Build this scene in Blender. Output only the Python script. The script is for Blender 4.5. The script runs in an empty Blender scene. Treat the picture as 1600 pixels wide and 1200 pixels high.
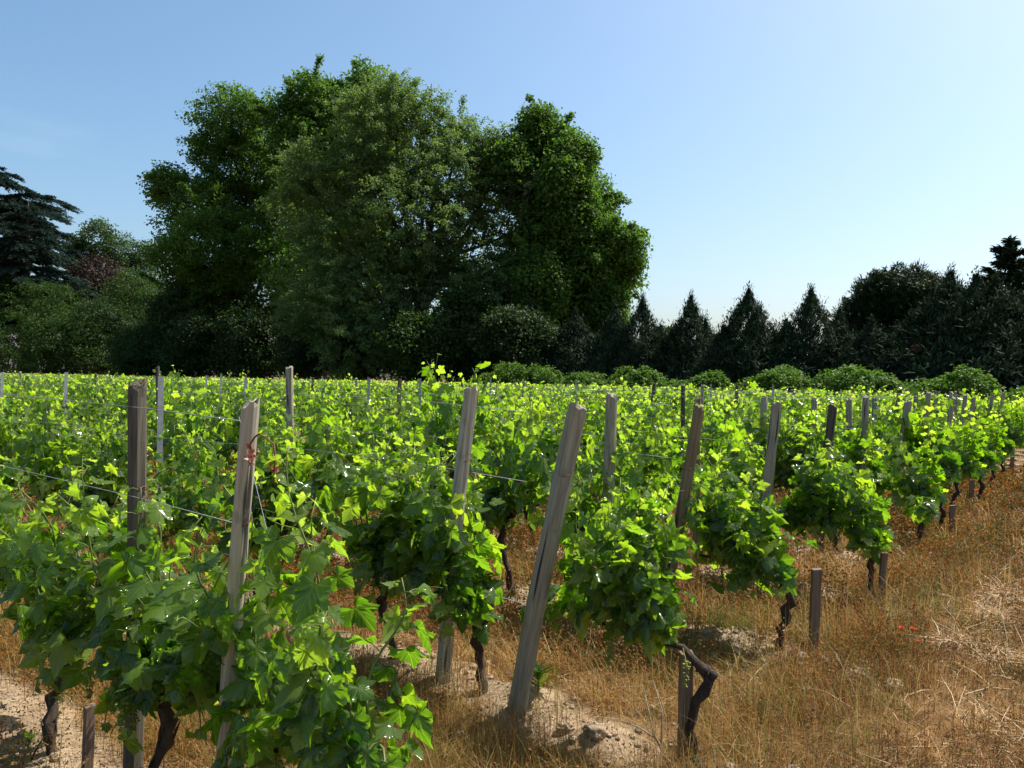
import bpy, math, random
import numpy as np
from mathutils import Vector, Euler, Matrix

SC = bpy.context.scene
COL = SC.collection
rad = math.radians

# ------------------------------------------------------------------ camera
FPX = 1248.0            # focal length in pixels of the 1600 wide photograph
CAM_H = 1.55
cam_d = bpy.data.cameras.new('camera')
cam_d.sensor_width = 36
cam_d.lens = 36 * FPX / 1600
cam_d.clip_start = 0.05
cam_d.clip_end = 3000
cam = bpy.data.objects.new('camera', cam_d)
cam.location = (0, 0, CAM_H)
cam.rotation_euler = (rad(90 - 0.23), rad(-1.05), 0)
COL.objects.link(cam)
SC.camera = cam
CAM_M = cam.rotation_euler.to_matrix()

# ------------------------------------------------------------------ light
SUN_AZ, SUN_EL = rad(62), rad(56)
w = bpy.data.worlds.new('World')
SC.world = w
w.use_nodes = True
nt = w.node_tree
nt.nodes.clear()
sky = nt.nodes.new('ShaderNodeTexSky')
sky.sky_type = 'NISHITA'
sky.sun_disc = False
sky.sun_elevation = SUN_EL
sky.sun_rotation = SUN_AZ
sky.altitude = 50
sky.air_density = 1.0
sky.dust_density = 2.7
sky.ozone_density = 2.3
bg = nt.nodes.new('ShaderNodeBackground')
bg.inputs['Strength'].default_value = 0.118
wo = nt.nodes.new('ShaderNodeOutputWorld')
hs = nt.nodes.new('ShaderNodeHueSaturation')
hs.inputs['Saturation'].default_value = 1.14
hs.inputs['Hue'].default_value = 0.490
nt.links.new(sky.outputs[0], hs.inputs['Color'])
# a faint wisp of high cloud
tcw = nt.nodes.new('ShaderNodeTexCoord'); mpw = nt.nodes.new('ShaderNodeMapping'); mpw.inputs['Scale'].default_value = (1.5, 1.5, 7)
mpw.inputs['Rotation'].default_value = (0.3, 0.25, 0)
nzw = nt.nodes.new('ShaderNodeTexNoise'); nzw.inputs['Scale'].default_value = 1.6; nzw.inputs['Detail'].default_value = 6
rmw = nt.nodes.new('ShaderNodeValToRGB'); rmw.color_ramp.elements[0].position = 0.66; rmw.color_ramp.elements[1].position = 0.9
rmw.color_ramp.elements[1].color = (0.16, 0.16, 0.16, 1)
mxw = nt.nodes.new('ShaderNodeMix'); mxw.data_type = 'RGBA'
mxw.inputs[7].default_value = (6.2, 6.6, 7.2, 1)
nt.links.new(tcw.outputs['Generated'], mpw.inputs[0]); nt.links.new(mpw.outputs[0], nzw.inputs['Vector'])
nt.links.new(nzw.outputs['Fac'], rmw.inputs[0]); nt.links.new(rmw.outputs[0], mxw.inputs[0])
nt.links.new(hs.outputs[0], mxw.inputs[6])
nt.links.new(mxw.outputs[2], bg.inputs[0])
nt.links.new(bg.outputs[0], wo.inputs[0])

sun_d = bpy.data.lights.new('sun', 'SUN')
sun_d.energy = 5.0
sun_d.angle = rad(0.53)
sun_d.color = (1.0, 0.95, 0.86)
sun = bpy.data.objects.new('sun', sun_d)
sdir = Vector((math.sin(SUN_AZ) * math.cos(SUN_EL), math.cos(SUN_AZ) * math.cos(SUN_EL), math.sin(SUN_EL)))
sun.rotation_euler = sdir.to_track_quat('Z', 'Y').to_euler()
COL.objects.link(sun)

SC.view_settings.view_transform = 'Standard'
SC.view_settings.look = 'None'
SC.view_settings.exposure = 0.7
SC.view_settings.gamma = 1
SC.cycles.max_bounces = 7
SC.cycles.diffuse_bounces = 3
SC.cycles.glossy_bounces = 2
SC.cycles.transmission_bounces = 5
SC.cycles.transparent_max_bounces = 4

# ------------------------------------------------------------------ helpers
RNG = np.random.default_rng(7)
PR = random.Random(7)
H = np.array((0.603, 0.797))     # across the rows, away from the camera
R = np.array((-0.797, 0.603))    # along the rows, away from the headland
ROW = 1.5
ROW_ANG = math.atan2(R[1], R[0])

def uv_xy(u, v):
    p = u * H + v * R
    return float(p[0]), float(p[1])

def ray(px, py):
    d = CAM_M @ Vector(((px - 800) / FPX, -(py - 600) / FPX, -1))
    return d

def row_v(px, u, py=700):
    """v at which the pixel column meets the row u"""
    d = ray(px, py)
    t = u / (d.x * H[0] + d.y * H[1])
    return t * (d.x * R[0] + d.y * R[1])

def at_u(px, py, u):
    """point on the vertical plane of row u seen at a pixel"""
    d = ray(px, py)
    t = u / (d.x * H[0] + d.y * H[1])
    return np.array((t * d.x, t * d.y, CAM_H + t * d.z)), t

def ground_at(px, py):
    d = ray(px, py)
    t = -CAM_H / d.z
    return t * d.x, t * d.y

_ph = np.random.default_rng(3).uniform(0, 6.28, (40, 2))
_fr = np.random.default_rng(4).normal(0, 1, (40, 2))
def bumps(x, y, scale, k0, n):
    z = 0
    for i in range(k0, k0 + n):
        z = z + np.sin((x * _fr[i, 0] + y * _fr[i, 1]) / scale + _ph[i, 0])
    return z / math.sqrt(n)

def ground_z(x, y):
    x = np.asarray(x, float); y = np.asarray(y, float)
    u = x * H[0] + y * H[1]
    v = x * R[0] + y * R[1]
    du = np.abs((u + ROW / 2) % ROW - ROW / 2)
    inrow = 1 / (1 + np.exp(-(v - 1.2) * 6)) * (u > 0.7) * (u < 31)
    d = np.hypot(x, y)
    near = np.clip(1 - d / 40, 0, 1)
    z = inrow * 0.07 * np.exp(-(du / 0.3) ** 2) * near
    z = z + near * (0.024 * bumps(x, y, 0.55, 0, 8) + 0.013 * bumps(x, y, 0.16, 8, 10) * (1 + inrow * np.exp(-(du / 0.4) ** 2)))
    z = z + near * 0.012 * np.clip(bumps(x, y, 0.05, 20, 12), -0.8, 2.2)
    return z

def gz(x, y):
    return float(ground_z(x, y))

def make_mesh(name, V, T, attrs=None, uv=None, smooth=True):
    """mesh from vertices (n,3) and triangles (m,3)"""
    V = np.ascontiguousarray(V, np.float32); T = np.ascontiguousarray(T, np.int32)
    me = bpy.data.meshes.new(name)
    me.vertices.add(len(V)); me.vertices.foreach_set('co', V.ravel())
    n = len(T)
    me.loops.add(n * 3); me.loops.foreach_set('vertex_index', T.ravel())
    me.polygons.add(n)
    me.polygons.foreach_set('loop_start', np.arange(0, n * 3, 3, dtype=np.int32))
    me.polygons.foreach_set('use_smooth', np.full(n, smooth))
    for k, a in (attrs or {}).items():
        at = me.attributes.new(k, 'FLOAT', 'POINT')
        at.data.foreach_set('value', np.ascontiguousarray(a, np.float32))
    if uv is not None:
        l = me.uv_layers.new(name='UVMap')
        l.data.foreach_set('uv', np.ascontiguousarray(uv[T.ravel()], np.float32).ravel())
    me.update(calc_edges=True)
    me.validate()
    return me

class MB:
    """collects triangle pieces, links them as one mesh object"""
    def __init__(self):
        self.V = []; self.T = []; self.n = 0; self.A = []; self.U = []
    def add(self, V, T, age=0.0, uv=None):
        V = np.asarray(V, float).reshape(-1, 3)
        self.V.append(V); self.T.append(np.asarray(T, int).reshape(-1, 3) + self.n)
        self.A.append(np.broadcast_to(np.asarray(age, float), (len(V),)))
        self.U.append(np.zeros((len(V), 2)) if uv is None else uv)
        self.n += len(V)
        return self
    def mesh(self, name, m, smooth=True):
        me = make_mesh(name, np.concatenate(self.V), np.concatenate(self.T),
                       {'age': np.concatenate(self.A)}, np.concatenate(self.U), smooth)
        me.materials.append(m)
        return me
    def build(self, name, m, parent=None, smooth=True):
        return link(name, self.mesh(name, m, smooth), parent)

def link(name, me, parent=None):
    o = bpy.data.objects.new(name, me)
    COL.objects.link(o)
    if parent: o.parent = parent
    return o

def tag(o, label=None, cat=None, group=None, kind=None):
    if label: o['label'] = label
    if cat: o['category'] = cat
    if group: o['group'] = group
    if kind: o['kind'] = kind
    return o

def empty(name, loc, rz=0.0):
    o = bpy.data.objects.new(name, None)
    o.empty_display_size = 0.1
    o.location = loc; o.rotation_euler = (0, 0, rz)
    COL.objects.link(o)
    return o

def copy_thing(o):
    c = o.copy(); COL.objects.link(c)
    for ch in list(o.children):
        k = ch.copy(); COL.objects.link(k); k.parent = c
        for g in list(ch.children):
            q = g.copy(); COL.objects.link(q); q.parent = k
    return c

def tube(P, rr, n=8, jit=0.0, rng=RNG, cap=True):
    """tapered tube along points"""
    P = np.asarray(P, float); rr = np.broadcast_to(np.asarray(rr, float), (len(P),))
    D = np.gradient(P, axis=0); D /= np.linalg.norm(D, axis=1)[:, None] + 1e-9
    a = np.array((1, 0, 0)) if abs(D[0, 0]) < 0.8 else np.array((0, 1, 0))
    th = np.linspace(0, 2 * np.pi, n, endpoint=False)
    V = []
    for i in range(len(P)):
        x = a - D[i] * a.dot(D[i]); x /= np.linalg.norm(x); a = x
        y = np.cross(D[i], x)
        k = rr[i] * (1 + jit * rng.normal(0, 1, n))
        V.append(P[i] + k[:, None] * (np.cos(th)[:, None] * x + np.sin(th)[:, None] * y))
    V = np.concatenate(V)
    i = np.arange(n); j = (i + 1) % n
    T = []
    for s in range(len(P) - 1):
        b = s * n
        T.append(np.stack([b + i, b + j, b + n + j], 1)); T.append(np.stack([b + i, b + n + j, b + n + i], 1))
    T = np.concatenate(T)
    if cap:
        V = np.concatenate([V, P[-1:], P[:1]])
        c = len(V) - 2; b = (len(P) - 1) * n
        T = np.concatenate([T, np.stack([b + i, b + j, np.full(n, c)], 1), np.stack([j, i, np.full(n, c + 1)], 1)])
    return V, T

def norm(a):
    return a / (np.linalg.norm(a, axis=-1, keepdims=True) + 1e-9)

def frames(nrm, tip):
    z = norm(nrm)
    y = norm(tip - z * np.sum(tip * z, 1)[:, None])
    x = np.cross(y, z)
    return np.stack([x, y, z], 2)        # columns

def stamp(mb, TV, TT, pos, Rm, scale, age=None, uv=None):
    """put a template at many places"""
    k = len(pos); n = len(TV)
    if k == 0: return
    S = np.broadcast_to(np.asarray(scale, float), (k,)) if np.ndim(scale) < 2 else None
    L = (TV[None] * (S[:, None, None] if S is not None else scale[:, None, :]))
    V = np.einsum('kij,knj->kni', Rm, L) + pos[:, None, :]
    T = (TT[None] + (np.arange(k) * n)[:, None, None]).reshape(-1, 3)
    A = 0 if age is None else np.repeat(age, n)
    U = None if uv is None else np.tile(uv, (k, 1))
    mb.add(V.reshape(-1, 3), T, A, U)

# ------------------------------------------------------------------ materials
def mat(name):
    m = bpy.data.materials.new(name); m.use_nodes = True
    n = m.node_tree; n.nodes.clear()
    out = n.nodes.new('ShaderNodeOutputMaterial')
    return m, n, out

class G:
    """small node graph helper"""
    def __init__(s, nt): s.t = nt
    def n(s, typ, **kw):
        k = s.t.nodes.new(typ)
        for a, b in kw.items(): setattr(k, a, b)
        return k
    def l(s, a, b): s.t.links.new(a, b)
    def put(s, sock, v):
        if hasattr(v, 'links') or isinstance(v, bpy.types.NodeSocket): s.l(v, sock)
        else: sock.default_value = v
    def math(s, op, a, b=0.0, c=0.0, clamp=False):
        k = s.n('ShaderNodeMath', operation=op, use_clamp=clamp)
        s.put(k.inputs[0], a); s.put(k.inputs[1], b); s.put(k.inputs[2], c)
        return k.outputs[0]
    def ramp(s, f, stops, interp='LINEAR'):
        k = s.n('ShaderNodeValToRGB'); k.color_ramp.interpolation = interp
        e = k.color_ramp.elements
        while len(e) < len(stops): e.new(0.5)
        for q, (p, c) in zip(e, stops):
            q.position = p; q.color = (*c, 1) if len(c) == 3 else c
        s.put(k.inputs[0], f)
        return k.outputs[0]
    def mix(s, f, a, b, blend='MIX'):
        k = s.n('ShaderNodeMix', data_type='RGBA', blend_type=blend)
        s.put(k.inputs[0], f)
        for sock, v in ((k.inputs[6], a), (k.inputs[7], b)):
            if isinstance(v, tuple): v = (*v, 1) if len(v) == 3 else v
            s.put(sock, v)
        return k.outputs[2]
    def noise(s, vec, scale, detail=4, rough=0.55):
        k = s.n('ShaderNodeTexNoise')
        k.inputs['Scale'].default_value = scale; k.inputs['Detail'].default_value = detail
        k.inputs['Roughness'].default_value = rough
        if vec is not None: s.l(vec, k.inputs['Vector'])
        return k.outputs['Fac']
    def bump(s, h, strength, dist):
        k = s.n('ShaderNodeBump'); k.inputs['Strength'].default_value = strength
        k.inputs['Distance'].default_value = dist; s.l(h, k.inputs['Height'])
        return k.outputs[0]

def leaf_mat(name, stops, young, tmul, tfac, rough=0.45, spec=0.35, veins=False, back=None):
    """a leaf: glossy front, translucent body, colour varying from leaf to leaf"""
    m, t, out = mat(name); g = G(t)
    geo = g.n('ShaderNodeNewGeometry')
    col = g.ramp(geo.outputs['Random Per Island'], stops)
    at = g.n('ShaderNodeAttribute', attribute_name='age')
    if young: col = g.mix(at.outputs['Fac'], col, young)
    rr = None
    if veins:
        uv = g.n('ShaderNodeUVMap')
        sp = g.n('ShaderNodeSeparateXYZ'); g.l(uv.outputs[0], sp.inputs[0])
        ax = g.math('ABSOLUTE', sp.outputs[0]); y = sp.outputs[1]
        d = ax
        for a in (48, 100):
            c_, s_ = math.cos(rad(a)), math.sin(rad(a))
            q = g.math('ABSOLUTE', g.math('SUBTRACT', g.math('MULTIPLY', ax, c_), g.math('MULTIPLY', y, s_)))
            d = g.math('MINIMUM', d, q)
        for off in (0.28, 0.5):     # side veins off the midrib
            q = g.math('ABSOLUTE', g.math('SUBTRACT', g.math('MULTIPLY', ax, 0.75), g.math('MULTIPLY', g.math('SUBTRACT', y, off), 0.66)))
            d = g.math('MINIMUM', d, g.math('ADD', q, 0.006))
        ve = g.math('SUBTRACT', 1.0, g.math('DIVIDE', d, 0.028, clamp=True), clamp=True)
        col = g.mix(g.math('MULTIPLY', ve, 0.4), col, (0.2, 0.3, 0.08))
        mott = g.noise(uv.outputs[0], 9, 3)
        col = g.mix(g.math('MULTIPLY', mott, 0.35), col, (0.03, 0.075, 0.012))
        rr = g.bump(g.math('ADD', ve, mott), 0.12, 0.006)
    fcol = col
    if back: fcol = g.mix(geo.outputs['Backfacing'], col, g.mix(0.55, col, back))
    p = g.n('ShaderNodeBsdfPrincipled')
    g.put(p.inputs['Base Color'], fcol); p.inputs['Roughness'].default_value = rough
    p.inputs['Specular IOR Level'].default_value = spec
    tr = g.n('ShaderNodeBsdfTranslucent')
    g.put(tr.inputs[0], g.mix(1.0, col, tmul, 'MULTIPLY'))
    if rr is not None: g.l(rr, p.inputs['Normal'])
    mx = g.n('ShaderNodeMixShader'); mx.inputs[0].default_value = tfac
    g.l(p.outputs[0], mx.inputs[1]); g.l(tr.outputs[0], mx.inputs[2]); g.l(mx.outputs[0], out.inputs[0])
    return m

VINE_STOPS = [(0.0, (0.018, 0.058, 0.005)), (0.45, (0.048, 0.118, 0.007)), (0.8, (0.09, 0.17, 0.010)), (1.0, (0.17, 0.24, 0.03))]
M_LEAF = leaf_mat('vine_leaf', VINE_STOPS, (0.22, 0.31, 0.085), (3.0, 2.9, 0.7), 0.6, 0.06, 0.6, True, (0.10, 0.15, 0.04))
M_LEAF2 = leaf_mat('vine_leaf_plain', VINE_STOPS, (0.22, 0.31, 0.085), (3.0, 2.9, 0.7), 0.6, 0.08, 0.58, False, (0.10, 0.15, 0.04))
M_STEM = leaf_mat('green_stem', [(0, (0.10, 0.14, 0.03)), (1, (0.17, 0.2, 0.06))], None, (1, 1, 1), 0.1)
M_GRAPE = leaf_mat('green_grape', [(0, (0.17, 0.22, 0.03)), (1, (0.30, 0.32, 0.07))], None, (1.5, 1.5, 1), 0.25)
def tree_leaf(name, a, b, tf=0.3, tm=(2.2, 2.4, 1.0), rough=0.55, spec=0.16):
    mid = tuple((p + q) / 2 for p, q in zip(a, b))
    return leaf_mat(name, [(0, a), (0.6, mid), (1, b)], None, tm, tf, rough, spec)
M_PLANE = tree_leaf('plane_leaf', (0.036, 0.082, 0.014), (0.092, 0.16, 0.028), 0.4)
M_FEATHER = tree_leaf('locust_leaf', (0.068, 0.112, 0.038), (0.125, 0.18, 0.066), 0.4)
M_FAR = tree_leaf('far_leaf', (0.03, 0.06, 0.02), (0.06, 0.10, 0.032))
M_RED = tree_leaf('copper_leaf', (0.028, 0.02, 0.014), (0.055, 0.034, 0.024), 0.2, (1.5, 1.2, 1))
M_SHRUB = tree_leaf('shrub_leaf', (0.016, 0.040, 0.007), (0.042, 0.08, 0.014))
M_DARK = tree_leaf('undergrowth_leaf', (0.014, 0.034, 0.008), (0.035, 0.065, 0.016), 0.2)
M_BUSH = tree_leaf('bush_leaf', (0.045, 0.10, 0.013), (0.10, 0.175, 0.024), 0.25)
M_CEDAR = tree_leaf('cedar_needle', (0.022, 0.046, 0.036), (0.05, 0.08, 0.062), 0.12, (1.2, 1.3, 1), 0.8, 0.08)
M_CYP = tree_leaf('cypress_spray', (0.014, 0.030, 0.015), (0.036, 0.058, 0.028), 0.1, (1.2, 1.3, 1), 0.8, 0.08)
M_CYPBROWN = tree_leaf('dry_cypress_spray', (0.09, 0.045, 0.02), (0.14, 0.07, 0.03), 0.1, (1.2, 1.2, 1))
M_PINE = tree_leaf('pine_needle', (0.020, 0.040, 0.014), (0.045, 0.075, 0.026), 0.12, (1.2, 1.3, 1))
M_CANDLE = tree_leaf('pine_candle', (0.10, 0.085, 0.05), (0.17, 0.14, 0.08), 0.05, rough=0.8, spec=0.1)
M_DRY = leaf_mat('dry_grass', [(0, (0.15, 0.06, 0.014)), (0.35, (0.25, 0.12, 0.03)), (0.7, (0.37, 0.22, 0.066)), (1, (0.50, 0.37, 0.16))],
                 (0.13, 0.17, 0.035), (1.3, 1.25, 1.1), 0.35, 0.55, 0.2)
M_BROWN = leaf_mat('brown_grass', [(0, (0.08, 0.032, 0.010)), (0.4, (0.17, 0.078, 0.022)), (0.75, (0.28, 0.15, 0.048)), (1, (0.40, 0.26, 0.10))], (0.10, 0.13, 0.03), (1.3, 1.25, 1.1), 0.35, 0.6, 0.15)
M_GREENGRASS = leaf_mat('green_grass', [(0, (0.05, 0.085, 0.014)), (0.6, (0.10, 0.14, 0.025)), (1, (0.2, 0.2, 0.05))], None, (1.6, 1.6, 1), 0.35, 0.55, 0.15)
M_STRAW = leaf_mat('lying_straw', [(0, (0.30, 0.17, 0.07)), (0.5, (0.46, 0.31, 0.14)), (1, (0.66, 0.52, 0.31))],
                   None, (1, 1, 1), 0.2, 0.5, 0.25)
M_WEED = leaf_mat('red_weed', [(0, (0.20, 0.07, 0.016)), (0.35, (0.32, 0.11, 0.022)), (0.6, (0.34, 0.17, 0.035)), (0.8, (0.16, 0.15, 0.028)), (1, (0.10, 0.15, 0.025))],
                  None, (1.4, 1.3, 1), 0.3, 0.55, 0.2)
M_BWEED = leaf_mat('brown_weed', [(0, (0.07, 0.035, 0.012)), (0.4, (0.16, 0.07, 0.02)), (0.65, (0.09, 0.075, 0.02)), (0.85, (0.065, 0.085, 0.018)), (1, (0.26, 0.13, 0.03))], None, (1.4, 1.3, 1), 0.3, 0.6, 0.15)
M_PETAL = leaf_mat('poppy_petal', [(0, (0.62, 0.03, 0.012)), (1, (0.78, 0.07, 0.02))], None, (1.2, 1, 1), 0.45)

def wood_mat():
    m, t, out = mat('weathered_wood'); g = G(t)
    tc = g.n('ShaderNodeTexCoord'); oi = g.n('ShaderNodeObjectInfo')
    off = g.n('ShaderNodeVectorMath', operation='MULTIPLY_ADD')
    off.inputs[1].default_value = (1, 1, 0.05)
    g.l(tc.outputs['Object'], off.inputs[0])
    sc = g.n('ShaderNodeVectorMath', operation='SCALE'); sc.inputs['Scale'].default_value = 37
    g.l(oi.outputs['Random'], sc.inputs[0]); g.l(sc.outputs[0], off.inputs[2])
    grain = g.noise(off.outputs[0], 85, 5, 0.65)
    broad = g.noise(off.outputs[0], 16, 3)
    spots = g.noise(tc.outputs['Object'], 14, 4)
    col = g.ramp(grain, [(0.25, (0.11, 0.10, 0.075)), (0.5, (0.27, 0.25, 0.185)), (0.75, (0.42, 0.39, 0.30))])
    col = g.mix(g.math('MULTIPLY', broad, 0.4), col, (0.3, 0.24, 0.18))
    crack = g.ramp(g.noise(off.outputs[0], 38, 2, 0.4), [(0.30, (0, 0, 0)), (0.36, (1, 1, 1))])
    col = g.mix(crack, (0.05, 0.042, 0.036), col)
    col = g.mix(g.ramp(spots, [(0.62, (0, 0, 0)), (0.72, (0.5, 0.5, 0.5))]), col, (0.14, 0.13, 0.10))
    col = g.mix(1.0, col, oi.outputs['Color'], 'MULTIPLY')
    p = g.n('ShaderNodeBsdfPrincipled'); p.inputs['Roughness'].default_value = 0.85
    p.inputs['Specular IOR Level'].default_value = 0.2
    g.l(col, p.inputs['Base Color'])
    hh = g.math('ADD', g.math('MULTIPLY', grain, 0.5), crack)
    g.l(g.bump(hh, 0.7, 0.006), p.inputs['Normal'])
    g.l(p.outputs[0], out.inputs[0])
    return m
M_WOOD = wood_mat()

def plain_mat(name, c1, c2, scale, rough=0.7, metal=0.0, bump=0.0, stretch=(1, 1, 1), dist=0.005):
    m, t, out = mat(name); g = G(t)
    tc = g.n('ShaderNodeTexCoord'); mp = g.n('ShaderNodeMapping'); mp.inputs['Scale'].default_value = stretch
    g.l(tc.outputs['Object'], mp.inputs[0])
    f = g.noise(mp.outputs[0], scale, 6, 0.65)
    p = g.n('ShaderNodeBsdfPrincipled'); p.inputs['Roughness'].default_value = rough; p.inputs['Metallic'].default_value = metal
    p.inputs['Specular IOR Level'].default_value = 0.25
    g.l(g.ramp(f, [(0.3, c1), (0.7, c2)]), p.inputs['Base Color'])
    if bump: g.l(g.bump(f, bump, dist), p.inputs['Normal'])
    g.l(p.outputs[0], out.inputs[0])
    return m
M_BARK = plain_mat('vine_bark', (0.022, 0.015, 0.011), (0.085, 0.058, 0.042), 45, 0.9, 0, 1.0, (1, 1, 0.25), 0.012)
M_TREEBARK = plain_mat('tree_bark', (0.04, 0.032, 0.025), (0.11, 0.09, 0.07), 4, 0.9, 0, 0.6, (1, 1, 0.3), 0.05)
M_STEEL = plain_mat('galvanised_steel', (0.24, 0.25, 0.27), (0.38, 0.39, 0.41), 14, 0.55, 0.5)
M_WIRE = plain_mat('wire_steel', (0.22, 0.22, 0.225), (0.32, 0.32, 0.33), 30, 0.55, 0.3)
M_RUST = plain_mat('rusty_iron', (0.12, 0.04, 0.02), (0.24, 0.09, 0.05), 60, 0.8)
M_STAKE = plain_mat('brown_stake', (0.10, 0.065, 0.045), (0.24, 0.17, 0.12), 60, 0.85, 0, 0.5, (1, 1, 0.06), 0.003)
M_TWIG = plain_mat('bleached_twig', (0.22, 0.18, 0.14), (0.42, 0.37, 0.3), 60, 0.85)
M_DRIED = leaf_mat('dried_red_leaf', [(0, (0.28, 0.07, 0.045)), (1, (0.42, 0.14, 0.09))], None, (1, 1, 1), 0.2)
M_CLOD = plain_mat('dry_earth', (0.22, 0.155, 0.095), (0.46, 0.35, 0.235), 22, 0.95, 0, 1.0, (1, 1, 1), 0.02)

def ground_mat():
    m, t, out = mat('sandy_ground'); g = G(t)
    tc = g.n('ShaderNodeTexCoord'); P = tc.outputs['Object']
    sp = g.n('ShaderNodeSeparateXYZ'); g.l(P, sp.inputs[0])
    u = g.math('ADD', g.math('MULTIPLY', sp.outputs[0], float(H[0])), g.math('MULTIPLY', sp.outputs[1], float(H[1])))
    v = g.math('ADD', g.math('MULTIPLY', sp.outputs[0], float(R[0])), g.math('MULTIPLY', sp.outputs[1], float(R[1])))
    du = g.math('ABSOLUTE', g.math('SUBTRACT', g.math('FLOORED_MODULO', g.math('ADD', u, ROW / 2), ROW), ROW / 2))
    wob = g.noise(P, 2.2, 4)
    strip = g.math('SUBTRACT', g.math('ADD', 0.46, g.math('MULTIPLY', wob, 0.62)), g.math('MULTIPLY', du, 1.7))
    inrow = g.math('MULTIPLY', g.math('SUBTRACT', v, 0.9), 1.6, clamp=True)
    sand_f = g.ramp(g.math('MULTIPLY', strip, inrow), [(0.42, (0, 0, 0)), (0.58, (1, 1, 1))])
    n1 = g.noise(P, 9, 8, 0.7); n2 = g.noise(P, 60, 4, 0.6)
    sand = g.ramp(n1, [(0.3, (0.20, 0.135, 0.08)), (0.55, (0.35, 0.255, 0.16)), (0.75, (0.46, 0.355, 0.24))])
    litter = g.ramp(n1, [(0.3, (0.06, 0.033, 0.014)), (0.5, (0.14, 0.075, 0.028)), (0.72, (0.25, 0.15, 0.065))])
    litter = g.mix(g.ramp(n2, [(0.45, (0, 0, 0)), (0.7, (0.6, 0.6, 0.6))]), litter, (0.3, 0.19, 0.09))
    col = g.mix(sand_f, litter, sand)
    col = g.mix(g.ramp(n2, [(0.28, (0.45, 0.45, 0.45)), (0.42, (0, 0, 0))]), col, (0.10, 0.07, 0.045))
    p = g.n('ShaderNodeBsdfPrincipled'); p.inputs['Roughness'].default_value = 0.95
    p.inputs['Specular IOR Level'].default_value = 0.1
    g.l(col, p.inputs['Base Color'])
    g.l(g.bump(g.math('ADD', n1, g.math('MULTIPLY', n2, 0.3)), 0.9, 0.03), p.inputs['Normal'])
    g.l(p.outputs[0], out.inputs[0])
    return m
M_GROUND = ground_mat()

# ------------------------------------------------------------------ ground
def axis(a, b, step, lo, hi, grow=1.22):
    c = list(np.arange(a, b, step))
    s = step; x = c[-1]; up = []
    while x < hi: s *= grow; x += s; up.append(x)
    s = step; x = c[0]; dn = []
    while x > lo: s *= grow; x -= s; dn.append(x)
    return np.array(dn[::-1] + c + up)
gx = axis(-4.5, 5.5, 0.032, -1200, 1200); gy = axis(1.2, 8.0, 0.032, -200, 2000)
XX, YY = np.meshgrid(gx, gy)
nx, ny = len(gx), len(gy)
GV = np.stack([XX.ravel(), YY.ravel(), ground_z(XX.ravel(), YY.ravel())], 1)
ii = (np.arange(ny - 1)[:, None] * nx + np.arange(nx - 1)[None]).ravel()
GT = np.concatenate([np.stack([ii, ii + 1, ii + nx + 1], 1), np.stack([ii, ii + nx + 1, ii + nx], 1)])
me = make_mesh('ground', GV, GT); me.materials.append(M_GROUND)
tag(link('ground', me), 'sandy vineyard ground with dry litter between the rows', kind='structure')

# ------------------------------------------------------------------ trees
LEAFQ_V = np.array([(0, 0, 0), (0.42, 0.45, 0.10), (0, 1, -0.05), (-0.42, 0.45, 0.10)])
LEAFQ_T = np.array([(0, 1, 2), (0, 2, 3)])
NEED_V = np.array([(-0.09, 0, 0), (0.09, 0, 0), (0.11, 0.5, 0.03), (0, 1, 0.0), (-0.11, 0.5, 0.03)])
NEED_T = np.array([(0, 1, 2), (0, 2, 4), (4, 2, 3)])

def rdir(rng, n):
    return norm(rng.normal(0, 1, (n, 3)))

def crown_pts(rng, lobes, n, shell=0.62, ragged=0.12):
    """clump centres spread through ellipsoid lobes, mostly near their skins"""
    vol = np.array([l[1] ** 2 for l in lobes]); vol = vol / vol.sum()
    C = []; O = []
    cnt = rng.multinomial(n, vol)
    for (c, r, sq), k in zip(lobes, cnt):
        d = rdir(rng, k)
        rr = r * (shell + (1 - shell) * rng.random(k) ** 0.6) * (1 + ragged * rng.normal(0, 1, k).clip(-1, 2))
        p = c + d * rr[:, None] * np.array((1, 1, sq))
        C.append(p); O.append(d)
    C = np.concatenate(C); O = np.concatenate(O)
    keep = np.ones(len(C), bool)
    for (c, r, sq) in lobes:
        q = np.linalg.norm((C - c) / np.array((1, 1, sq)), axis=1) / r
        keep &= ~((q < 0.42) & (rng.random(len(C)) < 0.8))
    keep &= C[:, 2] > 0.15
    return C[keep], O[keep]

def sublobes(rng, lobes, n=9, f=0.45):
    out = []
    for (c, r, sq) in lobes:
        d = rdir(rng, n)
        if c[2] > 4.5: d[:, 2] = np.where((d[:, 2] < -0.5) & (rng.random(n) < 0.6), -d[:, 2], d[:, 2])
        for q in d: out.append((c + q * r * rng.uniform(0.5, 0.78) * np.array((1, 1, sq)), r * f * rng.uniform(0.7, 1.25), sq * 0.85))
        out += [(c, r * 0.82, sq)] * 4
    return out

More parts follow.
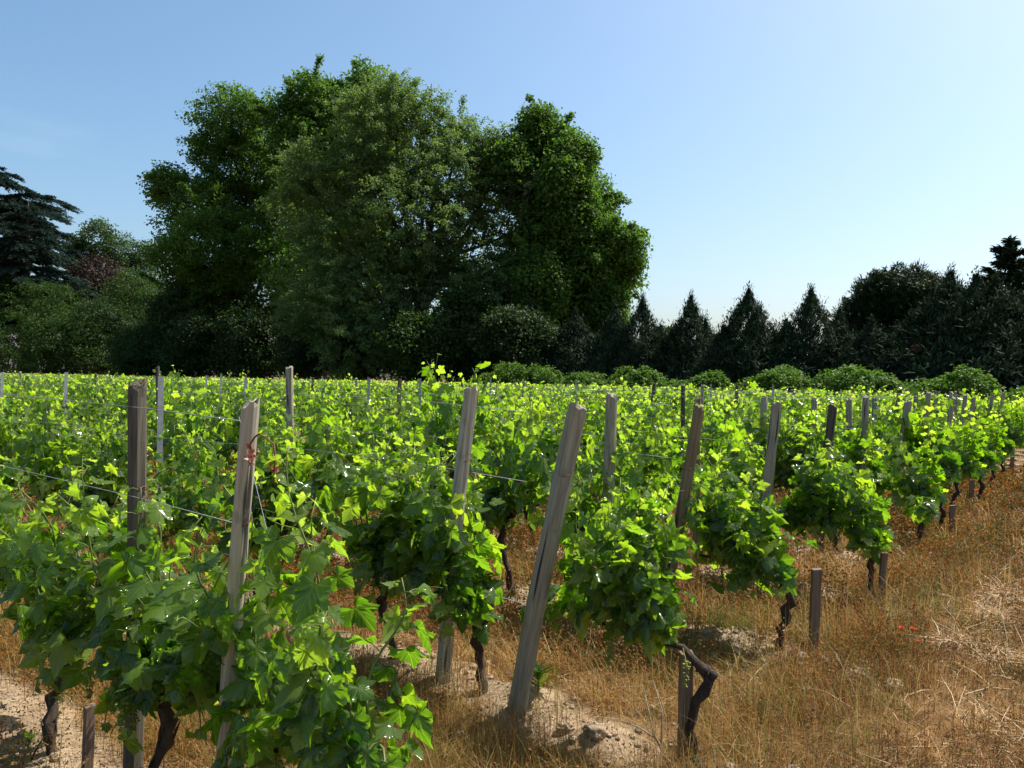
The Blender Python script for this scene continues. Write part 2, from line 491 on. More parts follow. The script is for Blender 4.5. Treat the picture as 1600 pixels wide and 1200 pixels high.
def foliage(rng, C, O, per, cr, size, flat=0.7, kind='leaf', up=0.5, spray=0.0):
    """leaves scattered round the clump centres"""
    k = len(C)
    P = np.repeat(C, per, 0); Oo = np.repeat(O, per, 0)
    g = rng.normal(0, 1, (len(P), 3)).clip(-1.5, 1.5) * cr * np.array((1, 1, flat))
    if spray:
        ax = norm(O + rng.normal(0, 0.5, (k, 3)) + np.array((0, 0, spray)))
        g = g * 0.35 + np.repeat(ax, per, 0) * (rng.random(len(P)) * cr * 3.2 - cr)[:, None]
    P = P + g
    N = Oo * 0.5 + np.array((0, 0, up)) + rng.normal(0, 0.55, (len(P), 3))
    Tp = Oo * 0.6 + np.array((0, 0, -0.5 if kind == 'leaf' else 0.2)) + rng.normal(0, 0.7, (len(P), 3))
    if spray: Tp = np.repeat(ax, per, 0) + rng.normal(0, 0.35, (len(P), 3))
    mb = MB()
    TV, TT = (LEAFQ_V, LEAFQ_T) if kind == 'leaf' else (NEED_V, NEED_T)
    ok = P[:, 2] > 0.1
    stamp(mb, TV, TT, P[ok], frames(N, Tp)[ok], size * rng.uniform(0.65, 1.3, ok.sum()))
    return mb

def trunk_mb(rng, base, top, r, tips, sides=9):
    """tapered trunk with limbs running out to crown lobes"""
    mb = MB()
    n = 9
    P = np.array([base + (top - base) * t for t in np.linspace(0, 1, n)])
    P[1:, :2] += np.cumsum(rng.normal(0, r * 0.22, (n - 1, 2)), 0)
    rr = r * np.linspace(1, 0.35, n); rr[0] *= 1.35
    mb.add(*tube(P, rr, sides, 0.04, rng))
    for c in tips:
        t = rng.uniform(0.25, 0.8); i = int(t * (n - 1))
        a = P[i]; m = (a + c) / 2 + np.array((0, 0, -0.08 * np.linalg.norm(c - a)))
        q = np.array([a * (1 - s) ** 2 + 2 * m * s * (1 - s) + c * s * s for s in np.linspace(0, 1, 7)])
        mb.add(*tube(q, np.linspace(rr[i] * 0.55, 0.04, 7), 6, 0.05, rng))
    return mb

def tree(name, label, cat, u, px_base, lobes_px, m, leaf, clumps, per, cr, trunk_r=0.4, seed=1, squash=1.0, kind='leaf',
         group=None, ragged=0.12, spray=0.0, thick=0.9, flat=0.7, top_t=0.75, up=0.5, shell=0.62, sub=0, whips=0):
    rng = np.random.default_rng(seed)
    b, t = at_u(px_base, 600, u)
    mpp = t / FPX
    base = np.array((b[0], b[1], 0.0))
    vd = norm(np.array((b[0], b[1], 0.0)))
    lobes = []
    for (px, py, r) in lobes_px:
        p, _ = at_u(px, py, u)
        # keep the lobe at the tree's own distance: measured across the line of sight
        d = ray(px, py); s = (base[0] * vd[0] + base[1] * vd[1]) / (d.x * vd[0] + d.y * vd[1])
        p = np.array((d.x * s, d.y * s, CAM_H + d.z * s))
        rm = r * mpp
        p = p + vd * rng.uniform(-1, 1) * rm * thick - base
        lobes.append((p, rm, squash))
    root = empty(name, (base[0], base[1], -0.05))
    tag(root, label, cat, group)
    zt = max(l[0][2] for l in lobes)
    cx = np.mean([l[0][:2] for l in lobes], 0)
    top = np.array((cx[0], cx[1], zt * top_t))
    trunk_mb(rng, np.zeros(3), top, trunk_r, [l[0] for l in lobes]).build('trunk', M_TREEBARK, root)
    big = lobes
    if sub: lobes = sublobes(rng, lobes, sub)
    C, O = crown_pts(rng, lobes, clumps, shell, ragged)
    if whips:      # thin shoots that break the outline
        WC = []; WO = []
        k = rng.integers(0, len(big), whips); d = rdir(rng, whips); d[:, 2] = np.abs(d[:, 2])
        for i, q in zip(k, d):
            c, r, sq = big[i]; L = rng.uniform(0.3, 0.75) * r; m_ = int(6 + L * 7)
            s = np.linspace(0, 1, m_)[:, None]
            w0 = c + q * r * 0.95
            WC.append(w0 + (q + np.array((0, 0, 0.3))) * L * s + np.array((0, 0, -0.5)) * L * s ** 2); WO.append(np.tile(q, (m_, 1)))
    mbf = foliage(rng, C, O, per, cr, leaf, flat, kind, up, spray)
    if whips:
        wf = foliage(rng, np.concatenate(WC), np.concatenate(WO), 14, 0.13, leaf * 0.9, 1, kind, up)
        mbf.add(np.concatenate(wf.V), np.concatenate(wf.T))
    mbf.build('crown', m, root, smooth=False)
    return root

# the big trees beyond the field
tree('plane_tree', 'tall lumpy broadleaf tree with bright lobe jutting towards the cedar side', 'tree', 42, 365,
     [(362, 190, 52), (325, 232, 34), (412, 215, 48), (262, 292, 30), (302, 318, 48), (380, 320, 62), (345, 395, 80), (280, 400, 42), (450, 320, 62), (420, 430, 90),
      (300, 480, 60), (345, 530, 70), (440, 530, 70), (360, 262, 46), (400, 275, 40), (330, 450, 60)], M_PLANE, 0.22, 3900, 46, 0.38, 0.55, 11, sub=14, whips=40)
tree('plane_tree', 'tall dark broadleaf tree rising behind the feathery tree, rounded top', 'tree', 45, 500,
     [(485, 160, 44), (530, 165, 44), (450, 195, 40), (575, 150, 42), (480, 250, 70), (580, 240, 70), (520, 330, 80), (530, 430, 100), (520, 530, 80)],
     M_PLANE, 0.24, 3000, 46, 0.42, 0.6, 12, sub=14, whips=40)
tree('plane_tree', 'tall sunlit broadleaf tree at the cypress end of the big group', 'tree', 44, 880,
     [(845, 188, 32), (824, 214, 28), (868, 215, 32), (800, 262, 34), (895, 250, 36), (850, 250, 42), (915, 285, 34), (880, 300, 46), (830, 300, 44), (930, 325, 34), (900, 350, 50), (940, 365, 34), (968, 382, 30), (984, 404, 24),
      (955, 420, 42), (910, 420, 52), (860, 370, 60), (840, 450, 60), (900, 480, 56), (942, 460, 38), (952, 490, 30), (940, 520, 38), (880, 540, 60), (920, 535, 40)], M_PLANE, 0.21, 3800, 46, 0.38, 0.5, 13, sub=9, whips=60)
tree('locust_tree', 'tallest tree of the group, feathery grey green crown, fine drooping sprays', 'tree', 38, 640,
     [(612, 150, 44), (560, 190, 48), (665, 175, 46), (715, 210, 44), (755, 235, 38), (785, 245, 36), (800, 270, 40), (620, 240, 72), (700, 285, 72), (540, 275, 62), (775, 305, 56), (822, 305, 44), (842, 340, 40), (848, 385, 42), (820, 430, 50), (800, 490, 50), (760, 540, 50), (470, 260, 44), (455, 310, 48), (640, 350, 92),
      (530, 370, 72), (745, 390, 76), (820, 385, 40), (580, 450, 86), (680, 460, 86), (770, 470, 56), (500, 470, 66), (640, 530, 72), (720, 540, 52), (560, 540, 60)],
     M_FEATHER, 0.15, 6400, 50, 0.40, 0.5, 14, kind='leaf', spray=-0.25, ragged=0.16, flat=0.5, sub=10, whips=150)
tree('broadleaf_tree', 'pale green rounded tree far behind, between cedar and big trees', 'tree', 54, 175,
     [(150, 375, 34), (120, 400, 28), (185, 395, 34), (225, 405, 30), (160, 430, 50), (215, 440, 40), (240, 480, 50), (170, 520, 60)], M_FAR, 0.28, 1100, 40, 0.5, 0.5, 15, sub=6)
tree('copper_tree', 'dark reddish brown leaved tree beside the cedar', 'tree', 48, 150,
     [(152, 432, 34), (130, 455, 30), (172, 460, 28), (145, 500, 42)], M_RED, 0.26, 500, 34, 0.5, 0.3, 16)
tree('broadleaf_tree', 'mid green soft tree in front of the copper leaved tree', 'tree', 44, 205,
     [(205, 455, 36), (235, 490, 34), (180, 490, 34), (200, 530, 50), (250, 545, 40)], M_SHRUB, 0.2, 900, 34, 0.5, 0.3, 17)
tree('broadleaf_tree', 'small light green tree glimpsed in the cypress gap next to bushes', 'tree', 60, 1042,
     [(1038, 535, 18), (1050, 545, 20), (1042, 570, 24)], M_FAR, 0.3, 300, 30, 0.5, 0.25, 18)
tree('broadleaf_tree', 'hazy green tree glimpsed between two pointed cypresses far behind', 'tree', 75, 1128,
     [(1120, 540, 16), (1138, 548, 18), (1128, 575, 24)], M_FAR, 0.3, 300, 30, 0.5, 0.25, 19)

# shrubs along the wood's edge
shr = [
    (35.0, -60, [(-40, 540, 60), (-90, 500, 70), (-20, 575, 40)], M_SHRUB, 'shrub cut by the picture edge under the cedars'),
    (36.5, 8, [(5, 465, 36), (40, 480, 36), (0, 520, 60), (50, 540, 50), (20, 570, 40)], M_SHRUB, 'tall bright green shrub at the field corner under the cedar'),
    (35.5, 105, [(85, 520, 40), (130, 530, 36), (100, 560, 44), (60, 565, 40), (140, 565, 34)], M_SHRUB, 'broad green shrub mound before the cedar trunk'),
    (36.0, 215, [(200, 540, 34), (235, 530, 30), (215, 565, 44), (255, 565, 32)], M_SHRUB, 'loose green shrub below the soft mid green tree'),
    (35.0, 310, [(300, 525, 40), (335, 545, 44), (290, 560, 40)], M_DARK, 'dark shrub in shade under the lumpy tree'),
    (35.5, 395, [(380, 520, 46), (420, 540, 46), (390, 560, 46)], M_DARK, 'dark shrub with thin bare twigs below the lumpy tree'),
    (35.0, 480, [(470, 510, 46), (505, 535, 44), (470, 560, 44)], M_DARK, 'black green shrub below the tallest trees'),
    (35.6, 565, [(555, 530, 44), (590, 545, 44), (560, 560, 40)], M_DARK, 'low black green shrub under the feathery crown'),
    (34.8, 655, [(640, 530, 44), (680, 525, 46), (655, 560, 46), (700, 560, 38)], M_SHRUB, 'ragged shrub at the foot of the feathery tree'),
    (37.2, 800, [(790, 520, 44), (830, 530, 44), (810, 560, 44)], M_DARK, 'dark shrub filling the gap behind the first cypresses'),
    (37.5, 740, [(725, 470, 34), (750, 500, 40), (735, 540, 44), (775, 545, 40)], M_SHRUB, 'light leaved sapling beside the first cypress'),
    (38, 70, [(60, 470, 40), (100, 480, 40), (75, 530, 60), (130, 510, 40)], M_SHRUB, 'dark green shrub thicket in front of the cedar trunk'),
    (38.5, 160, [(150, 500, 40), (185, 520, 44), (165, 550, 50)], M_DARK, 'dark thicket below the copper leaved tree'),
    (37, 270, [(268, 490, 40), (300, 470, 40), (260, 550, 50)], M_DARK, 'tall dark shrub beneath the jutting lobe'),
]
for i, (u, pb, lb, m, lab) in enumerate(shr):
    tree('shrub', lab, 'shrub', u, pb, lb, m, 0.17, 620, 36, 0.28, 0.1, 40 + i, sub=5, group='shrubs along the wood edge', ragged=0.2)

# row of clipped bushes between field and cypresses
UB = 33.0
bush = [(757, 592, 28, 18), (823, 588, 56, 22), (915, 592, 46, 21), (1010, 590, 60, 24), (1113, 592, 44, 22), (1217, 594, 64, 28), (1343, 597, 72, 32), (1482, 600, 70, 34), (1625, 610, 45, 24)]
blab = ['smallest round bush at the wood end of the bush row', 'wide low bush, second in the row from the wood', 'small bush squeezed between two wider ones in the row',
        'long bush beneath the pair of twin cypresses', 'small neat round bush before a lone cypress gap', 'wide bush before the broad pointed cypress', 'widest domed bush in the middle of the row',
        'tall domed bush below the umbrella pine end', 'bush cut off by the picture edge']
for i, ((px, py, rx, ry), lab) in enumerate(zip(bush, blab)):
    rng = np.random.default_rng(60 + i)
    c, t = at_u(px, py, UB); mpp = t / FPX
    root = empty('round_bush', (c[0], c[1], 0)); tag(root, lab, 'bush', 'row of round bushes beyond the vines')
    rm = rx * mpp; top = c[2] + ry * mpp
    lobes = []
    for k in range(9):
        a = rng.uniform(0, 6.28); q = rng.uniform(0.0, 0.55) * rm
        lobes.append((np.array((math.cos(a) * q, math.sin(a) * q * 0.8, top * rng.uniform(0.36, 0.62))), min(rm * rng.uniform(0.32, 0.6), top * 0.56), 0.85))
    for s in (-1, 1):
        lobes.append((np.array((s * rm * 0.55, -s * rm * 0.1, top * 0.42)), min(rm * 0.5, top * 0.5), 0.85))
    C, O = crown_pts(rng, lobes, int(480 + rm * 300), 0.78, 0.08)
    C[:, 2] = np.minimum(C[:, 2], top * (0.9 + 0.16 * rng.random(len(C)) ** 2))
    foliage(rng, C, O, 30, 0.11, 0.12, 0.8, 'leaf', 0.5).build('crown', M_BUSH, root, smooth=False)
    trunk_mb(rng, np.zeros(3), np.array((0, 0, top * 0.5)), 0.09, [l[0] for l in lobes[:5]]).build('trunk', M_TREEBARK, root)

# pointed cypresses: upright feathery sprays in several spires
def cypress_mesh(seed, hgt, wid, spires):
    rng = np.random.default_rng(seed)
    mb = MB(); stem = MB()
    for (sx, sy, hs, ws, n) in spires:
        k = n
        z = rng.random(k) ** 0.85
        prof = np.interp(z, [0, 0.12, 0.35, 0.6, 0.82, 0.93, 1.0], [0.95, 1.1, 1.0, 0.72, 0.34, 0.11, 0.0])
        a = rng.uniform(0, 6.283, k)
        lump = 1 + 0.16 * np.sin(a * 3 + z * 9 + seed) + 0.12 * np.sin(a * 7 - z * 17)
        r = prof * ws * lump * (0.7 + 0.32 * rng.random(k) ** 0.5) * (1 + 0.22 * (rng.random(k) < 0.1))
        C = np.stack([sx + r * np.cos(a), sy + r * np.sin(a), z * hs * 0.96 + 0.1], 1)
        O = np.stack([np.cos(a) * 0.42 * prof, np.sin(a) * 0.42 * prof, np.full(k, 1.0)], 1)
        per = 22
        P = np.repeat(C, per, 0); D = norm(np.repeat(O, per, 0) + rng.normal(0, 0.28, (k * per, 3)) * np.repeat(0.3 + 0.7 * prof, per)[:, None])
        P = P + D * (rng.random(k * per)[:, None] * 0.42 - 0.1) * np.repeat((0.8 + 0.2 * prof) * np.where(rng.random(k) < 0.14, 2.3, 1.0), per)[:, None] + rng.normal(0, 0.06, P.shape) * np.repeat(0.25 + 0.75 * prof, per)[:, None]
        N = np.repeat(np.stack([np.cos(a), np.sin(a), np.full(k, 0.3)], 1), per, 0) + rng.normal(0, 0.6, P.shape)
        stamp(mb, NEED_V * np.array((0.85, 1, 1)), NEED_T, P, frames(N, D), 0.2 * np.repeat(0.5 + 0.5 * prof, per) * rng.uniform(0.6, 1.3, len(P)))
        stem.add(*tube(np.array([(sx * t, sy * t, hs * t * 0.95) for t in (0, 0.3, 0.6, 1)]), (0.12, 0.09, 0.05, 0.012), 6))
    return mb.mesh('crown', M_CYP, False), stem.mesh('trunk', M_TREEBARK)
cypv = [
    cypress_mesh(1, 6, 1.5, [(0, 0, 6.0, 1.15, 950), (0.75, 0.1, 3.9, 0.8, 420), (-0.7, -0.2, 4.2, 0.8, 420), (0.3, -0.5, 4.9, 0.8, 380)]),
    cypress_mesh(2, 6, 1.5, [(0, 0, 6.0, 1.2, 950), (0.8, 0.0, 4.5, 0.8, 420), (-0.8, 0.2, 3.9, 0.8, 420), (1.1, -0.3, 3.9, 0.6, 260)]),
    cypress_mesh(3, 6, 1.5, [(0, 0, 6.0, 1.0, 900), (-0.5, 0, 4.7, 0.8, 450), (0.6, -0.2, 4.0, 0.8, 420), (-1.0, 0.1, 3.7, 0.6, 260)]),
]
UC = 38.5
cyp = [(772, 505, 42, 'short cypress in front of the broadleaf trees, nearest the feathery tree'), (826, 472, 50, 'cypress against the sunlit broadleaf tree, second from the wood'),
       (900, 487, 50, 'broad cypress before the sunlit broadleaf tree trunk'), (962, 477, 36, 'slim cypress under the sunlit tree edge'), (1004, 465, 38, 'narrow spiky cypress where the wood gives way to sky'),
       (1080, 462, 46, 'lone pointed cypress before pale sky, gaps on both sides'), (1170, 452, 52, 'symmetrical cypress with tallest lone spire against sky'),
       (1268, 452, 50, 'cypress with shoulder spires touching the umbrella pine'), (1312, 482, 34, 'shorter cypress tucked against the umbrella pine edge'),
       (1362, 500, 50, 'dark cypress below the umbrella pine dome'), (1425, 490, 50, 'dark cypress with one brown dead patch under the pine'),
       (1486, 424, 76, 'tall cypress with one thin tip beside the pine dome'), (1526, 430, 70, 'tall cypress with a leaning tip before the fir'),
       (1594, 462, 76, 'dense cypress at the foot of the fir'), (1446, 474, 60, 'blunt cypress filling the gap before the thin tipped one'), (1556, 436, 74, 'broad cypress shoulder between leaning tip and fir'),
       (1660, 440, 60, 'cypress just past the picture edge')]
cpro = {}
for i, (px, py, wpx, lab) in enumerate(cyp):
    p, t = at_u(px, py, UC + (i % 3) * 0.5)
    hgt = p[2]; k = i % 3
    root = empty('cypress_tree', (p[0], p[1], -0.05), PR.uniform(-0.5, 0.5) + (3.14 if i % 2 else 0))
    tag(root, lab, 'tree', 'row of dark cypresses')
    cr, st = cypv[k]
    link('trunk', st, root); link('crown', cr, root)
    ws = wpx * t / FPX / 1.02
    root.scale = (ws, ws, hgt / 6.05)
    if i == 10:
        rng = np.random.default_rng(5)
        C = rng.normal(0, 0.16, (40, 3)) + np.array((0.35, -1.1, 4.1)); O = np.tile((0, -0.3, 1.0), (40, 1))
        dp = foliage(rng, C, O, 26, 0.10, 0.10, 1, 'need', 0.2).build('dead_spray', M_CYPBROWN, root, smooth=False)
        dp['label'] = 'brown dead patch of foliage'
        root.rotation_euler.z = math.atan2(p[1], p[0]) - math.pi / 2

# umbrella pine with upright candles
def umbrella_pine():
    rng = np.random.default_rng(80)
    b, t = at_u(1400, 600, 44); mpp = t / FPX
    base = np.array((b[0], b[1], 0.0)); vd = norm(base)
    root = empty('umbrella_pine', (b[0], b[1], -0.05)); tag(root, 'broad dome shaped pine with upright candle shoots along its top', 'tree')
    lobes = []
    for px, py, r in ((1345, 495, 40), (1372, 470, 42), (1405, 466, 48), (1445, 468, 44), (1470, 485, 40), (1325, 525, 34), (1400, 520, 60), (1450, 525, 52), (1360, 535, 44), (1410, 560, 60)):
        d = ray(px, py); q = (base @ vd) / (d.x * vd[0] + d.y * vd[1])
        p = np.array((d.x * q, d.y * q, CAM_H + d.z * q)) - base + vd * rng.uniform(-0.6, 0.6) * r * mpp
        lobes.append((p, r * mpp, 0.95))
    C, O = crown_pts(rng, sublobes(rng, lobes, 8, 0.3), 3000, 0.74, 0.04)
    foliage(rng, C, norm(O * 0.5 + np.array((0, 0, 0.8))), 30, 0.2, 0.24, 0.8, 'need', 0.3, spray=0.6).build('crown', M_PINE, root, smooth=False)
    top = np.ones(len(C), bool)
    for c, r, sq in lobes: top &= np.linalg.norm(C - c, axis=1) > r * 0.86
    Q = C[top & (O[:, 2] > -0.1)][:560]
    mb = MB()
    D = norm(np.tile((0, 0, 1.0), (len(Q), 1)) + rng.normal(0, 0.13, Q.shape))
    for N in (rng.normal(0, 1, Q.shape), rng.normal(0, 1, Q.shape)):
        stamp(mb, NEED_V * np.array((0.55, 1, 1)), NEED_T, Q, frames(N, D), rng.uniform(0.55, 1.0, len(Q)))
    tag(mb.build('candles', M_CANDLE, root, smooth=False), kind='stuff')
    trunk_mb(rng, np.zeros(3), np.array((0, 0, lobes[2][0][2])), 0.28, [l[0] for l in lobes]).build('trunk', M_TREEBARK, root)
umbrella_pine()

# cedar and fir: tiers of flat branches
def tier_tree(name, label, u, px, py_top, reach_px, n_br, m, seed, leaf=0.22, z0=0.18, rise=0.16, droop=0.30, prof=((0, 1.0), (0.5, 0.9), (0.8, 0.6), (1, 0.08)), tw=1.0):
    rng = np.random.default_rng(seed)
    p, t = at_u(px, py_top, u); hgt = p[2]; reach = reach_px * t / FPX
    root = empty(name, (p[0], p[1], -0.05)); tag(root, label, 'tree')
    st = MB(); fl = MB()
    P0 = np.array([(0, 0, hgt * s) for s in np.linspace(0, 1, 10)]); P0[1:, :2] += rng.normal(0, 0.06, (9, 2))
    st.add(*tube(P0, np.linspace(hgt * 0.03, 0.03, 10), 9, 0.04, rng))
    zs = np.linspace(z0, 0.98, n_br) + rng.normal(0, 0.012, n_br)
    zp, rp = zip(*prof)
    for i, z in enumerate(zs):
        a = i * 2.4 + rng.normal(0, 0.4)
        L = reach * np.interp(z, zp, rp) * rng.uniform(0.55, 1.2)
        s = np.linspace(0, 1, 10)
        d = np.array((math.cos(a), math.sin(a))); sd = np.array((-d[1], d[0]))
        bz = hgt * z + L * (rise * 2 * s - (rise + droop) * s ** 2.2)
        wob = 0.06 * L * np.sin(s * 5 + i)
        B = np.stack([d[0] * L * s + sd[0] * wob, d[1] * L * s + sd[1] * wob, bz], 1)
        st.add(*tube(B, np.linspace(0.02 + L * 0.012, 0.01, 10), 5))
        # side twigs, longest in the middle, each a flat comb of needles
        nt_ = int(8 + L * 6)
        for k in range(nt_):
            f = rng.uniform(0.15, 1.0)
            c = np.array([np.interp(f, s, B[:, j]) for j in range(3)])
            sg = 1 if k % 2 else -1
            tl = tw * L * 0.34 * (0.35 + 0.65 * math.sin(math.pi * min(f, 0.92))) * rng.uniform(0.6, 1.2)
            td = norm(np.array((d[0] * 0.9 + sd[0] * sg * 0.8, d[1] * 0.9 + sd[1] * sg * 0.8, rng.uniform(-0.25, 0.12))))
            n = int(10 + tl * 46); q = rng.random(n)
            PP = c + td * (q * tl)[:, None] + rng.normal(0, 1, (n, 3)) * np.array((0.07, 0.07, 0.045)) + np.array((0, 0, -0.16)) * (q ** 2 * tl)[:, None]
            stamp(fl, NEED_V * np.array((1.5, 1, 1)), NEED_T, PP, frames(rng.normal(0, 0.5, PP.shape) + (0, 0, 1.0), td + rng.normal(0, 0.5, PP.shape) + (0, 0, -0.12)), leaf * rng.uniform(0.6, 1.35, n))
    st.build('trunk', M_TREEBARK, root); fl.build('crown', m, root, smooth=False)
tier_tree('cedar_tree', 'blue green cedar with flat drooping tiers at the field corner', 40, 44, 314, 100, 96, M_CEDAR, 90, 0.24, 0.30)
tier_tree('cedar_tree', 'taller cedar half cut off by the picture edge', 42, -22, 258, 128, 110, M_CEDAR, 93, 0.25, 0.30, 0.18, 0.28, ((0, 0.9), (0.5, 1.0), (0.85, 0.85), (1, 0.3)))
tier_tree('fir_tree', 'dark conifer with jagged stepped branches at the far cypress end', 42, 1578, 374, 66, 90, M_CYP, 92, 0.24, 0.2, 0.38, -0.10, ((0, 1.0), (0.6, 0.8), (0.85, 0.42), (1, 0.06)), 0.8)

# ------------------------------------------------------------------ grapevines
_half = [(0.03, 0.02), (0.09, -0.15), (0.24, -0.24), (0.37, -0.17), (0.43, -0.06), (0.50, 0.02), (0.43, 0.10), (0.55, 0.22), (0.66, 0.40), (0.54, 0.47), (0.40, 0.44), (0.30, 0.44),
         (0.34, 0.58), (0.25, 0.70), (0.17, 0.80), (0.08, 0.90), (0.0, 1.0)]
def grape_leaf(teeth, step=1, fold=0.20, droop=0.30, wave=0.05):
    h = _half[::step] if step > 1 else _half
    if h[-1] != _half[-1]: h = h + [_half[-1]]
    h = np.array(h)
    if teeth:
        o = [h[0]]
        for a, b in zip(h[:-1], h[1:]):
            mid = (a + b) / 2; tn = b - a; nn = np.array((tn[1], -tn[0]))
            o += [mid - nn * -0.10 + 0 * tn, a * 0.28 + b * 0.72 - nn * 0.10, b]
        h = np.array(o)
    outl = np.concatenate([h, (h * np.array((-1, 1)))[::-1][1:]])
    c = np.array([(0, 0.14)])
    xy = np.concatenate([c, outl])
    mid = c + (outl - c) * 0.55 if teeth else None
    n = len(outl)
    if teeth: xy = np.concatenate([xy, mid])
    x, y = xy[:, 0], xy[:, 1]
    z = fold * np.abs(x) - droop * np.clip(y, 0, 1) ** 2 - 0.42 * x ** 2 + wave * np.sin(6 * np.abs(x) + 5 * y) + wave * 0.8 * np.sin(9 * x + 3 * y)
    V = np.stack([x, y - 0.0, z], 1)
    i = np.arange(n - 1)
    if teeth:
        T = np.concatenate([np.stack([np.zeros(n - 1, int), n + 2 + i, n + 1 + i], 1),
                            np.stack([n + 1 + i, n + 2 + i, 2 + i], 1), np.stack([n + 1 + i, 2 + i, 1 + i], 1)])
    else:
        T = np.stack([np.zeros(n - 1, int), 2 + i, 1 + i], 1)
    return V, T, xy
L_HIS = [grape_leaf(True), grape_leaf(True, 1, 0.55, 0.55, 0.09), grape_leaf(True, 1, -0.15, 0.15, 0.11), grape_leaf(True, 1, 0.35, -0.25, 0.07)]
L_HI = L_HIS[0]; L_MID = grape_leaf(False); L_LO = grape_leaf(False, 4)
SPH = None
def ico():
    global SPH
    if SPH is None:
        import bmesh
        bm = bmesh.new(); bmesh.ops.create_icosphere(bm, subdivisions=1, radius=1)
        bm.verts.ensure_lookup_table()
        SPH = (np.array([v.co[:] for v in bm.verts]), np.array([[v.index for v in f.verts] for f in bm.faces])); bm.free()
    return SPH

